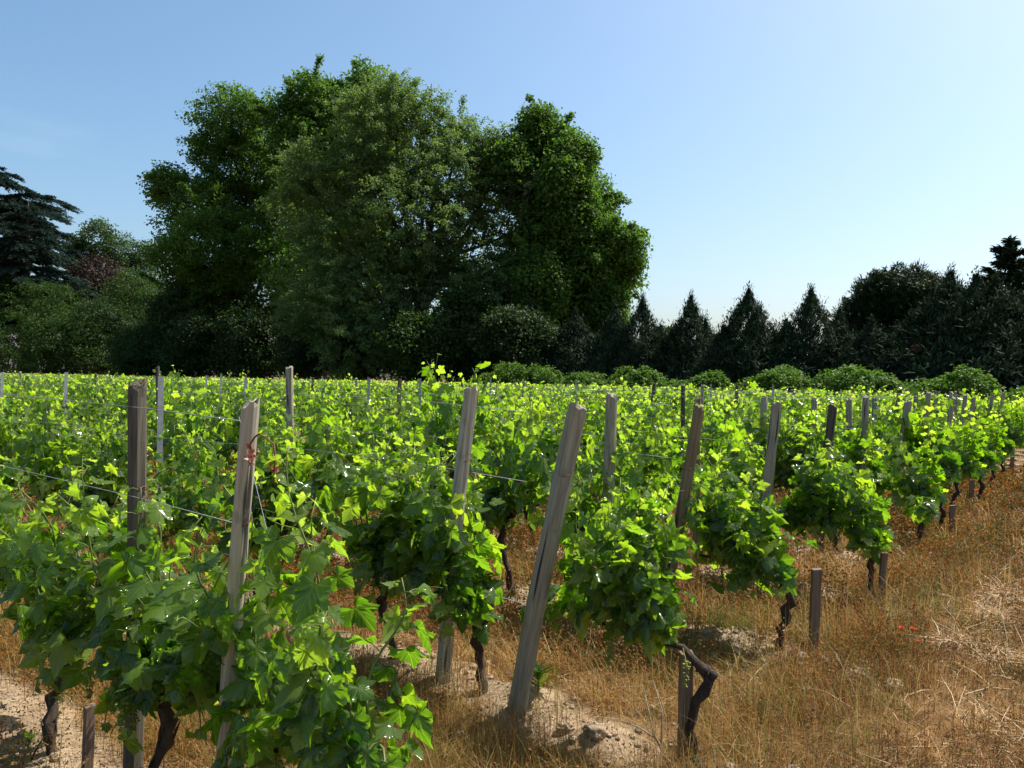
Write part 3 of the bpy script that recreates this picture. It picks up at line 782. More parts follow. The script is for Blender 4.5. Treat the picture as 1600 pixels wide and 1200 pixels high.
def vine_geo(seed, hi=True, end=False, height=1.0, lean=0.0, nshoot=15, thin=1.0, trunk_h=0.5, gap=0.08, width=0.40):
    """one grapevine in its own frame: x along the row, y across, z up"""
    rng = np.random.default_rng(seed)
    tr = MB(); st = MB(); lf = MB(); gr = MB()
    th = trunk_h * rng.uniform(0.9, 1.12)
    n = 13
    s = np.linspace(0, 1, n)
    P = np.stack([lean * s ** 1.5 + 0.03 * np.sin(s * 5 + seed) + 0.012 * rng.normal(0, 1, n), 0.025 * np.sin(s * 6 + seed * 2), -0.08 + (th + 0.08) * s], 1)
    rr = np.interp(s, [0, 0.15, 0.5, 0.85, 1], [0.034, 0.023, 0.019, 0.023, 0.031]) * (1 + 0.2 * rng.normal(0, 1, n).clip(-1, 1))
    tr.add(*tube(P, rr, 11, 0.2, rng))
    for k in range(5):      # strips of loose bark
        f = rng.uniform(0.1, 0.7); i0 = int(f * (n - 1)); a = rng.uniform(0, 6.28)
        o = np.array((math.cos(a), math.sin(a), 0)) * rr[i0] * 1.02
        tr.add(*tube(np.array([P[i0] + o, P[i0 + 1] + o * 1.1, P[min(i0 + 2, n - 1)] + o * 1.35]), (0.003, 0.005, 0.002), 5, 0.3, rng))
    head = P[-1]
    for k in range(4):      # old pruning knobs
        a = rng.uniform(0, 6.28); q = head + np.array((math.cos(a), math.sin(a), rng.uniform(-1, 0.6))) * 0.03
        V, T = ico(); tr.add(V * rng.uniform(0.018, 0.03) * (1 + 0.2 * rng.normal(0, 1, V.shape)) + q, T)
    arms = []
    for sd in ((1,) if end else (-1, 1)):
        L = rng.uniform(0.5, 0.72) if end else rng.uniform(0.28, 0.42)
        q = np.linspace(0, 1, 7)
        A = head + np.stack([sd * L * q, 0.03 * np.sin(q * 5 + sd), 0.10 * np.sin(q * 2.2) + 0.02 * rng.normal(0, 1, 7) * (q > 0)], 1)
        A[2:] += np.cumsum(rng.normal(0, 0.008, (5, 3)), 0)
        tr.add(*tube(A, np.linspace(0.017, 0.007, 7) * (1 + 0.18 * rng.normal(0, 1, 7).clip(-1, 1)), 7, 0.2, rng))
        arms.append(A)
    pos = []; nor = []; tip = []; siz = []; age = []; pet = []
    for k in range(nshoot):
        A = arms[k % len(arms)]
        t = rng.uniform(gap if end else 0.05, 1) if k > 1 else (gap if end else 0.05)
        b = np.array([np.interp(t, np.linspace(0, 1, 7), A[:, j]) for j in range(3)])
        side = 1 if rng.random() < 0.5 else -1
        L = rng.uniform(0.5, 1.0) * height * (1.18 if rng.random() < 0.2 else 1)
        spread = rng.uniform(0.05, 0.55); hang = rng.random() < 0.32
        m = 12; q = np.linspace(0, 1, m)
        out = side * spread * (q ** 1.2) * (width if not hang else 0.45)
        zz = L * q * (1 - 0.12 * q) if not hang else L * (0.60 * q - 0.86 * q ** 2)
        along = (abs(rng.normal(0, 0.16)) if end else rng.normal(0, 0.16)) * q
        S = b + np.stack([along + 0.02 * np.sin(q * 9 + k), out + 0.02 * np.cos(q * 8 + k), zz], 1)
        st.add(*tube(S, np.linspace(0.0055, 0.0018, m), 5))
        nl = int(L / (0.046 if hi else 0.056) * thin)
        for j in range(nl):
            f = (j + 0.7) / nl
            c = np.array([np.interp(f, q, S[:, i]) for i in range(3)])
            sgn = 1 if j % 2 else -1
            o = norm(np.array((sgn * rng.uniform(0.3, 1.0), side * rng.uniform(-0.5, 1.2), rng.uniform(-0.1, 0.5))))
            pl = rng.uniform(0.05, 0.10) * (1.05 - f * 0.6)
            e = c + o * pl
            if hi and f < 0.98: pet.append((c, e))
            sz = 0.108 * np.interp(f, [0, 0.2, 0.6, 0.85, 1], [0.8, 1.0, 0.92, 0.6, 0.26]) * rng.uniform(0.75, 1.2)
            yg = np.interp(f, [0, 0.66, 0.88, 1], [0.0, 0.12, 0.6, 1.0]) * (0.4 if hang else 1)
            ou = np.array((0.25 * sgn, side * 0.9, 0))
            nrm = ou * rng.uniform(0.1, 1.0) + np.array((0, 0, rng.uniform(0.25, 1.0))) + rng.normal(0, 0.38, 3)
            tp = o * 0.5 + ou * 0.4 + np.array((0, 0, -0.75 + (1.2 * max(0, f - 0.75) * 4 * 0.5))) + rng.normal(0, 0.3, 3)
            pos.append(e); nor.append(nrm); tip.append(tp); siz.append(sz); age.append(min(1, yg))
            if rng.random() < (0.8 * thin if f < 0.75 else 0.15):    # lateral leaf
                e2 = c + norm(rng.normal(0, 1, 3) * np.array((1, 1, 0.7))) * rng.uniform(0.06, 0.17)
                pos.append(e2); nor.append(np.array((0, side * rng.uniform(-0.3, 1), rng.uniform(0.2, 1))) + rng.normal(0, 0.4, 3))
                tip.append(np.array((0, side * 0.5, -0.8)) + rng.normal(0, 0.4, 3)); siz.append(0.098 * rng.uniform(0.55, 1.1)); age.append(0.05)
        if rng.random() < 0.5:      # curling tendril at the tip
            q2 = np.linspace(0, 1, 8)
            d = norm(rng.normal(0, 1, 3) + np.array((0, 0, 0.6)))
            st.add(*tube(S[-2] + d * 0.13 * q2[:, None] + 0.02 * np.stack([np.sin(q2 * 9), np.cos(q2 * 9) - 1, 0 * q2], 1), np.linspace(0.0016, 0.0008, 8), 4))
    pos = np.array(pos); TV, TT, uv = L_HI if hi else L_MID
    pos[:, 2] = np.maximum(pos[:, 2], 0.22)
    FR = frames(np.array(nor), np.array(tip)); siz = np.array(siz); age = np.array(age)
    S3 = siz[:, None] * np.stack([rng.uniform(0.82, 1.12, len(siz)), rng.uniform(0.85, 1.12, len(siz)), rng.uniform(0.6, 1.6, len(siz))], 1)
    if hi:
        pick = rng.integers(0, 4, len(siz))
        for w_, (TV, TT, uv) in enumerate(L_HIS):
            q_ = pick == w_
            stamp(lf, TV, TT, pos[q_], FR[q_], S3[q_], age[q_], uv)
    else:
        stamp(lf, TV, TT, pos, FR, S3, age, uv)
    for c, e in pet:
        st.add(*tube(np.array([c, (c + e) / 2 + (0, 0, 0.006), e]), 0.0016, 4, cap=False))
    bunches = []
    if hi:
        V, T = ico()
        for k in range(3):
            A = arms[k % len(arms)]; i = rng.integers(1, 6)
            gb = MB()
            c = A[i] + np.array((rng.normal(0, 0.03), rng.choice((-1, 1)) * rng.uniform(0.06, 0.16), -0.05 + 0.05 * rng.random()))
            m = 46; q = rng.random(m)
            pp = c + np.stack([rng.normal(0, 0.010, m) * (1.3 - q), rng.normal(0, 0.010, m) * (1.3 - q), -0.11 * q], 1)
            stamp(gb, V, T, pp, np.tile(np.eye(3), (m, 1, 1)), rng.uniform(0.0042, 0.0062, m))
            gb.add(*tube(np.array([A[i], c, c + (0, 0, -0.1)]), 0.0015, 4))
            bunches.append(gb.mesh('grape_cluster', M_GRAPE))
    return tr.mesh('trunk', M_BARK), st.mesh('stem', M_STEM), lf.mesh('foliage', M_LEAF if hi else M_LEAF2), bunches

HI = [vine_geo(100 + i, True, nshoot=16, height=0.86, thin=0.78, trunk_h=0.45) for i in range(7)]
HI_END = [vine_geo(130 + i, True, True, nshoot=15, height=0.76, lean=-0.05 + 0.05 * i, trunk_h=0.42, gap=0.36 if i == 1 else 0.04) for i in range(3)]
MID = [vine_geo(150 + i, False, nshoot=15, height=0.97, thin=0.74, width=0.27, trunk_h=0.45) for i in range(7)]
MID_END = [vine_geo(170 + i, False, True, nshoot=15, height=0.88, trunk_h=0.45) for i in range(2)]

ORD = ['first', 'second', 'third', 'fourth', 'fifth', 'sixth', 'seventh', 'eighth', 'ninth', 'tenth', 'eleventh', 'twelfth', 'thirteenth', 'fourteenth', 'fifteenth', 'sixteenth', 'seventeenth', 'eighteenth', 'nineteenth', 'twentieth', 'twenty first']
N_ROWS = 20
protos = {}
def place_vine(key, geo, u, v, label, rz=0.0, scale=1.0, zs=1.0, side=0.0):
    x, y = uv_xy(u + side, v)
    if key in protos:
        root = copy_thing(protos[key])
    else:
        root = empty('grapevine', (0, 0, 0))
        link('trunk', geo[0], root); link('stem', geo[1], root); link('foliage', geo[2], root)
        for b in geo[3]: link('grape_cluster', b, root)
        protos[key] = root
    root.location = (x, y, gz(x, y)); root.rotation_euler = (0, 0, ROW_ANG + rz)
    root.scale = (scale, scale, scale * zs)
    tag(root, label, 'grapevine', 'grapevines in rows')
    return root

# every vine of the field as (row, place in the row, u, v)
special = {
    0: [1.93, 2.62, 3.36, 4.3],
    1: [1.30, 2.42, 3.05],
    2: [1.45, 2.6, 3.4],
    3: [1.36, 2.3, 3.25],
    4: [1.95, 2.8],
    5: [1.4, 2.35],
}
vines = []
for k in range(N_ROWS):
    u = ROW * (k + 1)
    rg = random.Random(500 + k)
    vs = list(special.get(k, [1.42 + rg.uniform(-0.1, 0.1)]))
    vmax = 2.95 * u + 1.5
    while vs[-1] < vmax:
        vs.append(vs[-1] + rg.uniform(0.94, 1.14))
    for j, v in enumerate(vs):
        vines.append((k, j, u, v))
def depth(t): return 0.797 * t[2] + 0.603 * t[3]
def in_view(t):
    x, y = uv_xy(t[2], t[3])
    return y > 0.5 and abs(x) / y < 0.72
seen = sorted([t for t in vines if in_view(t)], key=depth)
near_set = seen[:300]; near_ids = {(t[0], t[1]) for t in near_set}
unseen_near = [t for t in vines if not in_view(t)]
named = {
    (0, 0): 'grapevine bush with the largest leaves, at the near end of the first row',
    (0, 1): 'grapevine growing around the foot of the thick dark square post',
    (0, 2): 'grapevine with thin brown stake at its trunk, beside the picture edge',
    (1, 0): 'row end grapevine with gnarled bent trunk and square stake, first below the tall weeds',
    (1, 1): 'grapevine with thick black trunk between the two leaning grey posts',
    (1, 2): 'grapevine with thin crooked trunk just past the leaning pair of posts',
    (2, 0): 'row end grapevine with leaning black trunk beside the lone brown stake',
    (3, 0): 'small upright row end grapevine with leafy trunk above pale grass',
}
for (k, j, u, v) in near_set:
    rg = random.Random(k * 977 + j)
    d = 0.797 * u + 0.603 * v
    hi = d < 7.5
    end = (j == 0 and k != 0) or (k, j) == (1, 1)
    fl = 0 if (end or rg.random() < 0.5) else math.pi
    if end: key = ('he', 0 if j else k % 3) if hi else ('me', k % 2)
    else: key = ('h', (k * 3 + j) % 7) if hi else ('m', rg.randrange(7))
    geo = {'he': HI_END, 'me': MID_END, 'h': HI, 'm': MID}[key[0]][key[1]]
    if (k, j) in named: lab = named[(k, j)]
    elif j == 0: lab = f'leafy grapevine at the headland end of the {ORD[k]} row'
    elif j < 9: lab = f'{ORD[j]} leafy grapevine from the headland end of the {ORD[k]} row'
    else: lab = f'grapevine in the unbroken leafy run of the {ORD[k]} row, far from the headland'
    sc = rg.uniform(0.9, 1.08)
    zs = (0.95 if k == 0 else 1.0) * rg.uniform(0.88, 1.08)
    if (k, j) == (0, 1): zs = 0.84
    if (k, j) == (1, 0): sc, zs = 0.92, 1.0
    if (k, j) == (0, 0): sc, zs = 1.0, 0.92
    place_vine(key, geo, u, v, lab, fl, sc, zs, rg.uniform(-0.05, 0.05))

# the vines beyond those: one mass of leaves
def far_vines():
    rng = np.random.default_rng(900)
    mb = MB()
    TV, TT, uv = L_LO
    rest = [t for t in vines if (t[0], t[1]) not in near_ids]
    for (k, j, u, v) in rest:
        x, y = uv_xy(u, v)
        n = 150
        a = rng.uniform(-0.5, 0.5, n); z = 0.4 + 0.86 * rng.random(n) ** 0.8
        sd = rng.choice((-1, 1), n)
        b = sd * (0.22 - 0.10 * (z - 0.4)) * rng.random(n) ** 0.5
        up = rng.random(n) < 0.13
        z[up] = rng.uniform(1.2, 1.45, up.sum()); b[up] *= 0.4
        a[up] = np.repeat(rng.uniform(-0.5, 0.5, 5), int(np.ceil(up.sum() / 5)))[:up.sum()] + rng.normal(0, 0.03, up.sum())
        P = np.stack([x + R[0] * a + H[0] * b, y + R[1] * a + H[1] * b, z], 1)
        N = np.stack([H[0] * sd, H[1] * sd, np.zeros(n)], 1) * rng.uniform(0, 1, n)[:, None] + np.array((0, 0, 0.7)) + rng.normal(0, 0.45, (n, 3))
        Tp = np.stack([H[0] * sd, H[1] * sd, np.full(n, -0.8)], 1) + rng.normal(0, 0.4, (n, 3))
        sz = np.where(up, 0.07, 0.15) * rng.uniform(0.75, 1.25, n)
        ag = np.where(up, 0.9, np.clip((z - 1.0) * 0.5, 0, 1) * rng.random(n))
        stamp(mb, TV, TT, P, frames(N, Tp), sz, ag, uv)
    o = mb.build('distant_vines', M_LEAF2)
    tag(o, 'mass of green vine rows reaching back to the trees', 'vines', kind='stuff')
far_vines()

# young replanted vine: bare stump with a small tuft of leaves
def young_vine():
    u = 9.0; v = row_v(1441, u - 0.6); x, y = uv_xy(u - 0.6, v)
    root = empty('young_grapevine', (x, y, gz(x, y)), ROW_ANG)
    tag(root, 'small young vine, one round tuft of leaves on a bare stump', 'grapevine')
    rng = np.random.default_rng(31)
    MB().add(*tube([(0, 0, -0.05), (0.01, 0, 0.12), (-0.01, 0.01, 0.26), (0, 0, 0.34)], (0.03, 0.026, 0.024, 0.02), 8, 0.12)).build('trunk', M_BARK, root)
    n = 60; d = rdir(rng, n)
    mb = MB()
    stamp(mb, *L_MID[:2], np.array((0, 0, 0.40)) + d * np.array((0.11, 0.11, 0.11)), frames(d * 0.6 + np.array((0, 0, 0.6)) + rng.normal(0, 0.3, (n, 3)), d + np.array((0, 0, -0.6))), rng.uniform(0.06, 0.1, n), rng.random(n) * 0.4, L_MID[2])
    mb.build('foliage', M_LEAF, root)
young_vine()

# ------------------------------------------------------------------ posts and stakes
def post_mesh(seed, h, w, d, tap=0.9, bend=0.01):
    rng = np.random.default_rng(seed)
    n = 14; th = np.linspace(0, 2 * np.pi, n, endpoint=False) + 0.22
    base = np.abs(np.cos(th)) ** 4 + np.abs(np.sin(th)) ** 4
    rr = base ** -0.25 * (1 + 0.06 * rng.normal(0, 1, n))
    rr[rng.integers(0, n)] *= 0.82         # a split running down the post
    rr[rng.integers(0, n)] *= 0.88
    zs = np.concatenate([[-0.15], np.linspace(0, h - 0.05, 10), [h - 0.012, h]])
    V = []
    for i, z in enumerate(zs):
        s = 1 + (tap - 1) * max(z, 0) / h
        if i == len(zs) - 1: s *= 0.90
        o = np.array((bend * math.sin(z * 2.3 + seed), bend * math.cos(z * 1.7 + seed)))
        k = rr * s * (1 + 0.035 * rng.normal(0, 1, n)) * (1 - 0.22 * (rng.random(n) < 0.12) * (i >= len(zs) - 3))
        zz = np.full(n, z) + ((0.012 * np.sin(th + seed) + 0.006 * rng.normal(0, 1, n)) if i >= len(zs) - 2 else 0)
        V.append(np.stack([o[0] + 0.5 * w * k * np.cos(th), o[1] + 0.5 * d * k * np.sin(th), zz], 1))
    V = np.concatenate(V); i = np.arange(n); j = (i + 1) % n; T = []
    for s in range(len(zs) - 1):
        b = s * n
        T += [np.stack([b + i, b + j, b + n + j], 1), np.stack([b + i, b + n + j, b + n + i], 1)]
    top = V[-n:].mean(0) + np.array((0.1 * w, 0, 0.002)); V = np.concatenate([V, top[None]])
    T.append(np.stack([len(V) - 1 - n + i, len(V) - 1 - n + j, np.full(n, len(V) - 1)], 1))
    me = make_mesh('post', V, np.concatenate(T), smooth=False); me.materials.append(M_WOOD)
    return me

def staple(parent, z, w, rng):
    mb = MB()
    mb.add(*tube([(-0.012, -w / 2 + 0.004, z), (-0.012, -w / 2 - 0.007, z), (0.012, -w / 2 - 0.007, z + 0.01), (0.012, -w / 2 + 0.004, z + 0.01)], 0.002, 5))
    mb.build('staple', M_RUST, parent)

POST_GROUP = 'wooden posts of the vine rows'
def post(name, label, u, v, h, w, top_shift=0.0, tone=(1, 1, 1), seed=0, across=0.0, rz=0.0, staples=(), top=None):
    x, y = uv_xy(u, v)
    if u <= 6.1 and not across and seed != 1: across = -0.06
    if top:      # lean and height measured from the photograph
        d = ray(*top); ut = u + across; vt = row_v(top[0], ut, top[1])
        top_shift = v - vt
        h = CAM_H + ut / (d.x * H[0] + d.y * H[1]) * d.z - gz(x, y)
    w *= 0.86
    o = link(name, post_mesh(seed, math.sqrt(h * h + top_shift ** 2 + across ** 2), w, w * 0.92))
    o.location = (x, y, gz(x, y))
    # lean: the top moves along the row by top_shift, towards the headland
    dvec = np.array((R[0], R[1])) * (-top_shift) + np.array((H[0], H[1])) * across
    z = Vector((dvec[0], dvec[1], h)).normalized()
    q = Vector((0, 0, 1)).rotation_difference(z)
    o.rotation_mode = 'QUATERNION'
    face = math.atan2(y, x) - math.pi / 2 + rz
    o.rotation_quaternion = q @ Euler((0, 0, face)).to_quaternion()
    o.color = (*tone, 1)
    tag(o, label, 'post', POST_GROUP)
    rng = random.Random(seed)
    for s in staples: staple(o, s, w, rng)
    return o

DK = (0.34, 0.33, 0.33); LT = (1.4, 1.42, 1.42); MD = (1.1, 1.1, 1.08); BR = (0.70, 0.60, 0.48)
P = {}
P[1] = post('wooden_post', 'thick dark square post standing upright nearest the picture edge', 1.5, row_v(214, 1.5), 1.535, 0.072, -0.02, DK, 1, rz=0.5, staples=(1.12, 1.5), top=(217, 599))
P[2] = post('wooden_post', 'pale leaning post with rusty hook and red dried leaves', 1.44, row_v(338, 1.44, 1100), 1.47, 0.062, 0.07, LT, 2, rz=0.35, staples=(1.1,), top=(396, 630))
P[3] = post('wooden_post', 'leaning grey post with a long crack, sandy bare foot, third of the near posts', 2.93, row_v(690, 2.93, 1080), 1.52, 0.082, 0.15, LT, 3, rz=0.3, staples=(1.1, 0.9), top=(737, 607))
P[4] = post('wooden_post', 'thickest leaning grey post with whole length showing down to sand', 2.92, row_v(810, 2.92, 1118), 1.475, 0.098, 0.27, MD, 4, rz=0.2, staples=(1.12,), top=(901, 633))
P[5] = post('wooden_post', 'brown leaning post before two joined tops in the third row', 4.4, row_v(1034, 4.4, 1000), 1.48, 0.078, 0.24, BR, 5, rz=0.1, staples=(1.0,), top=(1090, 634))
P[6] = post('wooden_post', 'grey rounded post top behind the thickest leaning post', 4.5, row_v(944, 4.5, 740), 1.50, 0.085, 0.06, MD, 6, rz=0.3, top=(956, 616))
P[7] = post('wooden_post', 'thin post hidden behind the brown leaning post', 6.0, row_v(1088, 6.0, 700), 1.53, 0.06, 0.06, BR, 7, top=(1091, 622))
P[8] = post('wooden_post', 'pale leaning post next to a straight twin, fourth row', 6.0, row_v(1183, 6.0, 850), 1.47, 0.088, 0.22, MD, 8, top=(1216, 629))
P[9] = post('wooden_post', 'straight grey post touching the pale leaning post', 7.5, row_v(1194, 7.5, 700), 1.47, 0.082, 0.02, LT, 9, top=(1195, 621))
P[10] = post('wooden_post', 'dark slanting post with weathered top in the fifth row', 7.5, row_v(1282, 7.5, 800), 1.38, 0.095, 0.16, DK, 10, top=(1301, 634))
P[11] = post('wooden_post', 'slender bluish grey post just past the dark slanting one', 9.0, row_v(1269, 9.0, 700), 1.45, 0.075, 0.02, (0.95, 1.0, 1.08), 11, top=(1271, 622))
P[12] = post('wooden_post', 'tall thin mottled post with long bare shaft, sixth row', 9.0, row_v(1341, 9.0, 850), 1.50, 0.088, 0.07, (0.9, 0.95, 1.0), 12, top=(1352, 620))
P[13] = post('wooden_post', 'straight post left of the tall mottled post, seventh row', 10.5, row_v(1326, 10.5, 700), 1.43, 0.09, 0.0, MD, 13, top=(1327, 623))
P[14] = post('wooden_post', 'strongly leaning post propped over the dark vine', 10.5, row_v(1396, 10.5, 750), 1.42, 0.10, 0.26, MD, 14, top=(1420, 627))
P[15] = post('wooden_post', 'straight post close past the mottled post, eighth row', 12.0, row_v(1368, 12.0, 700), 1.42, 0.09, 0.0, (0.9, 0.95, 1.0), 15, top=(1368, 622))
for k in range(7, 13):
    u = ROW * (k + 1)
    post('wooden_post', f'leaning end post of the {ORD[k]} row beside the headland', u, 2.12 + PR.uniform(-0.08, 0.08), 1.42 + PR.uniform(-0.05, 0.05), 0.085, PR.uniform(0.08, 0.3), MD, 30 + k)
    if k > 7: post('wooden_post', f'upright second post from the headland in the {ORD[k]} row', u, 2.7 + PR.uniform(-0.08, 0.08), 1.44 + PR.uniform(-0.05, 0.05), 0.085, PR.uniform(-0.03, 0.05), (0.85, 0.88, 0.9), 50 + k)
# posts further along the rows, those the photo shows
line = [(455, 4.5, 1.54, 0.082, MD), (256, 4.5, 1.56, 0.05, DK), (623, 9.0, 1.48, 0.085, BR), (815, 12.0, 1.47, 0.09, MD), (148, 9, 1.5, 0.07, DK), (30, 10.5, 1.52, 0.08, MD), (168, 12, 1.5, 0.09, MD),
        (487, 12.0, 1.5, 0.08, DK), (1018, 12.0, 1.5, 0.08, DK), (1148, 13.5, 1.47, 0.08, DK), (1092, 15, 1.48, 0.08, MD), (1066, 10.5, 1.47, 0.07, DK), (554, 15, 1.5, 0.08, MD), (720, 13.5, 1.48, 0.08, DK)]
for i, (px, u, h, w_, tone) in enumerate(line):
    k = int(u / ROW) - 1
    v = row_v(px, u)
    post('wooden_post', f'{["grey", "dark", "weathered"][i % 3]} inner post rising from the leaves of the {ORD[k]} row' if i else 'stout grey post standing in leaves between the second and third rows of gaps', u, v, h, w_, PR.uniform(-0.04, 0.05), tone, 70 + i)

STEEL_V = None
def steel_mesh(h):
    mb = MB()
    o = [(-0.02, -0.014), (0.02, -0.014), (0.02, -0.011), (0.003, -0.011), (0.003, 0.014), (-0.003, 0.014), (-0.003, -0.011), (-0.02, -0.011)]
    n = len(o); V = []
    for z in np.linspace(-0.15, h, 8):
        V += [(x, y, z) for x, y in o]
    i = np.arange(n); j = (i + 1) % n; T = []
    for s in range(7):
        b = s * n
        T += [np.stack([b + i, b + j, b + n + j], 1), np.stack([b + i, b + n + j, b + n + i], 1)]
    b = 7 * n
    T.append(np.array([(b + 0, b + 1, b + 2), (b + 0, b + 2, b + 7), (b + 3, b + 4, b + 5), (b + 3, b + 5, b + 6)]))
    mb.add(np.array(V), np.concatenate(T))
    return mb.mesh('stake', M_STEEL, False)
SM = steel_mesh(1.53)
steel = [(249, 3.9, 'wide grey metal stake right behind the thick dark post'), (97, 4.5, 'thin grey metal stake in front of far leaves near the picture edge'), (0, 4.5, 'grey metal stake cut by the picture edge'),
         (343, 9.0, 'short metal stake top beyond the pale leaning post'), (378, 6.0, 'metal stake just behind the pale leaning post'), (321, 10.5, 'far thin metal stake between two nearer posts'),
         (573, 7.5, 'grey metal stake amid leaves past the stout grey post'), (655, 9.0, 'slim metal stake between the weathered post and the leaning grey post'), (900, 13.5, 'metal stake top above the thickest leaning post'),
         (1205, 15.0, 'far metal stake above the pale leaning post'), (1110, 15.0, 'far metal stake beyond the brown leaning post'), (500, 13.5, 'far metal stake past the stout grey post'), (765, 15, 'far metal stake right of the cracked leaning post')]
for i, (px, u, lab) in enumerate(steel):
    x, y = uv_xy(u, row_v(px, u))
    o = link('metal_stake', SM)
    o.location = (x, y, gz(x, y)); o.rotation_euler = (PR.uniform(-0.015, 0.015), PR.uniform(-0.02, 0.02), math.atan2(y, x) - math.pi / 2 + 0.3)
    sc = 1.3 if i == 0 else 1.0
    o.scale = (sc, sc, 0.985 if i else 1.0)
    tag(o, lab, 'stake', 'metal stakes in the rows')

def stake(label, px, py, h, w_, tilt=(0, 0), m=M_STAKE, seed=0):
    x, y = ground_at(px, py)
    mb = MB()
    rng = np.random.default_rng(seed)
    c = np.array([(-1, -1), (-0.85, -1.05), (0.85, -1.05), (1, -1), (1.05, 0.9), (0.9, 1), (-0.9, 1), (-1.05, 0.9)]) * w_ / 2
    V = []; zs = np.linspace(-0.12, h, 7)
    for z in zs: V += [(a * (1 + 0.03 * rng.normal()), b * (1 + 0.03 * rng.normal()), z + (0.006 * a / w_ if z == zs[-1] else 0)) for a, b in c]
    n = len(c); i = np.arange(n); j = (i + 1) % n; T = []
    for s in range(6):
        b = s * n; T += [np.stack([b + i, b + j, b + n + j], 1), np.stack([b + i, b + n + j, b + n + i], 1)]
    V.append((0, 0, h + 0.003)); b = 6 * n
    T.append(np.stack([b + i, b + j, np.full(n, len(V) - 1)], 1))
    mb.add(np.array(V), np.concatenate(T))
    o = mb.build('wooden_stake', m, None, False)
    o.location = (x, y, gz(x, y)); o.rotation_euler = (tilt[0], tilt[1], math.atan2(y, x) - math.pi / 2 + 0.25)
    tag(o, label, 'stake', 'short square stakes by the vines')
stake('square grey brown stake beside the gnarled bent vine trunk', 1069, 1195, 0.47, 0.048, (0, 0.0), M_STAKE, 1)
stake('lone square brown stake standing clear in dry grass', 1270, 1042, 0.49, 0.046, (0, 0.02), M_STAKE, 2)
stake('thin brown stake tied by the vine at the picture corner', 136, 1225, 0.26, 0.034, (0, 0.02), M_STAKE, 3)
stake('slim stake by the tall dark trunk next to the young vine', 1487, 852, 0.37, 0.045, (0, 0.0), M_STAKE, 4)
stake('dark stake beside the small upright row end vine', 1377, 955, 0.36, 0.04, (0, 0.03), M_STAKE, 5)
stake('short stake near the poppy at the far row ends', 1518, 797, 0.36, 0.05, (0, 0.0), M_STAKE, 6)
stake('thin far stake at the headland near the picture edge', 1581, 753, 0.42, 0.05, (0, 0.0), M_STAKE, 7)

# ------------------------------------------------------------------ wires
def wire(label, pts, r=0.0013, name='trellis_wire', group='trellis wires'):
    o = MB().add(*tube(pts, r, 5)).build(name, M_WIRE)
    tag(o, label, 'wire', group)
for k in range(12):
    u = ROW * (k + 1)
    for hh, nm in ((1.12, 'middle'), (1.44, 'top'), (0.56, 'low fruiting')):
        if k > 5 and hh < 1.2: continue
        vmax = min(2.95 * u + 1.5, 42)
        vv = np.linspace(2.15, vmax, max(8, int(vmax * 1.2)))
        pts = [(*uv_xy(u - 0.035, v), hh + 0.012 * math.sin(v * 1.9 + k) + (0.0 if v > 2.3 else -0.02)) for v in vv]
        wire(f'thin {nm} wire stretched along the {ORD[k]} row', pts, 0.0014 if k < 4 else 0.0018)
# anchor wires running down from the pale leaning post
for i, (z0, dv, du) in enumerate(((1.42, 0.62, 0.03), (1.08, 0.5, -0.04), (1.10, 0.4, 0.05))):
    v0 = row_v(338, 1.5, 1100) - 0.07 * z0 / 1.47
    a = np.array((*uv_xy(1.5, v0 - 0.03), z0)); b = np.array((*uv_xy(1.5 + du, v0 - dv), 0.02))
    wire(['long', 'lower', 'short inner'][i] + ' anchor wire slanting down from the pale leaning post', [a, a * 0.66 + b * 0.34, a * 0.33 + b * 0.67, b], 0.0009, 'anchor_wire', 'anchor wires')

# rusty hook and dried clusters on the pale leaning post
def hook():
    p2 = P[2]
    a, _ = at_u(398, 682, 1.5 - 0.06)
    Lx = lambda px, py: at_u(px, py, 1.345)[0]
    pts = [Lx(405, 678), Lx(398, 683), Lx(391, 694), Lx(392, 704)]
    o = MB().add(*tube(pts, 0.003, 6)).add(*tube([Lx(405, 678), Lx(418, 686), Lx(428, 694), Lx(430, 715), Lx(427, 755)], 0.0025, 6)).build('wire_hook', M_RUST)
    tag(o, 'bent rusty wire hook fixed to the pale leaning post', 'hook')
    for i, (px, py, n) in enumerate(((395, 712, 26), (425, 722, 20))):
        c = Lx(px, py); rng = np.random.default_rng(20 + i)
        pp = c + rng.normal(0, 1, (n, 3)) * np.array((0.008, 0.008, 0.016)); mb = MB()
        stamp(mb, *L_LO[:2], pp, frames(rng.normal(0, 1, (n, 3)), rng.normal(0, 1, (n, 3)) + (0, 0, -1)), rng.uniform(0.007, 0.014, n))
        tag(mb.build('dried_leaf_clump', M_DRIED), ['crumpled red dried leaf clump hooked on the pale post', 'crumpled red dried leaf clump dangling beside the pale post'][i], 'dried leaves')
hook()

# ------------------------------------------------------------------ ground cover
def wedge(rng, n, d0, d1, pw=1.0, ang=0.72):
    """points in front of the camera, denser near it"""
    n = int(n * 1.2)
    d = d0 + (d1 - d0) * rng.random(n) ** pw
    t = rng.uniform(-ang, ang + 0.3, n)
    return t * d, d
def masks(x, y):
    u = x * H[0] + y * H[1]; v = x * R[0] + y * R[1]
    du = np.abs((u + ROW / 2) % ROW - ROW / 2)
    head = v < 1.15
    patch = bumps(x, y, 0.35, 5, 8)
    return u, v, du, head, patch

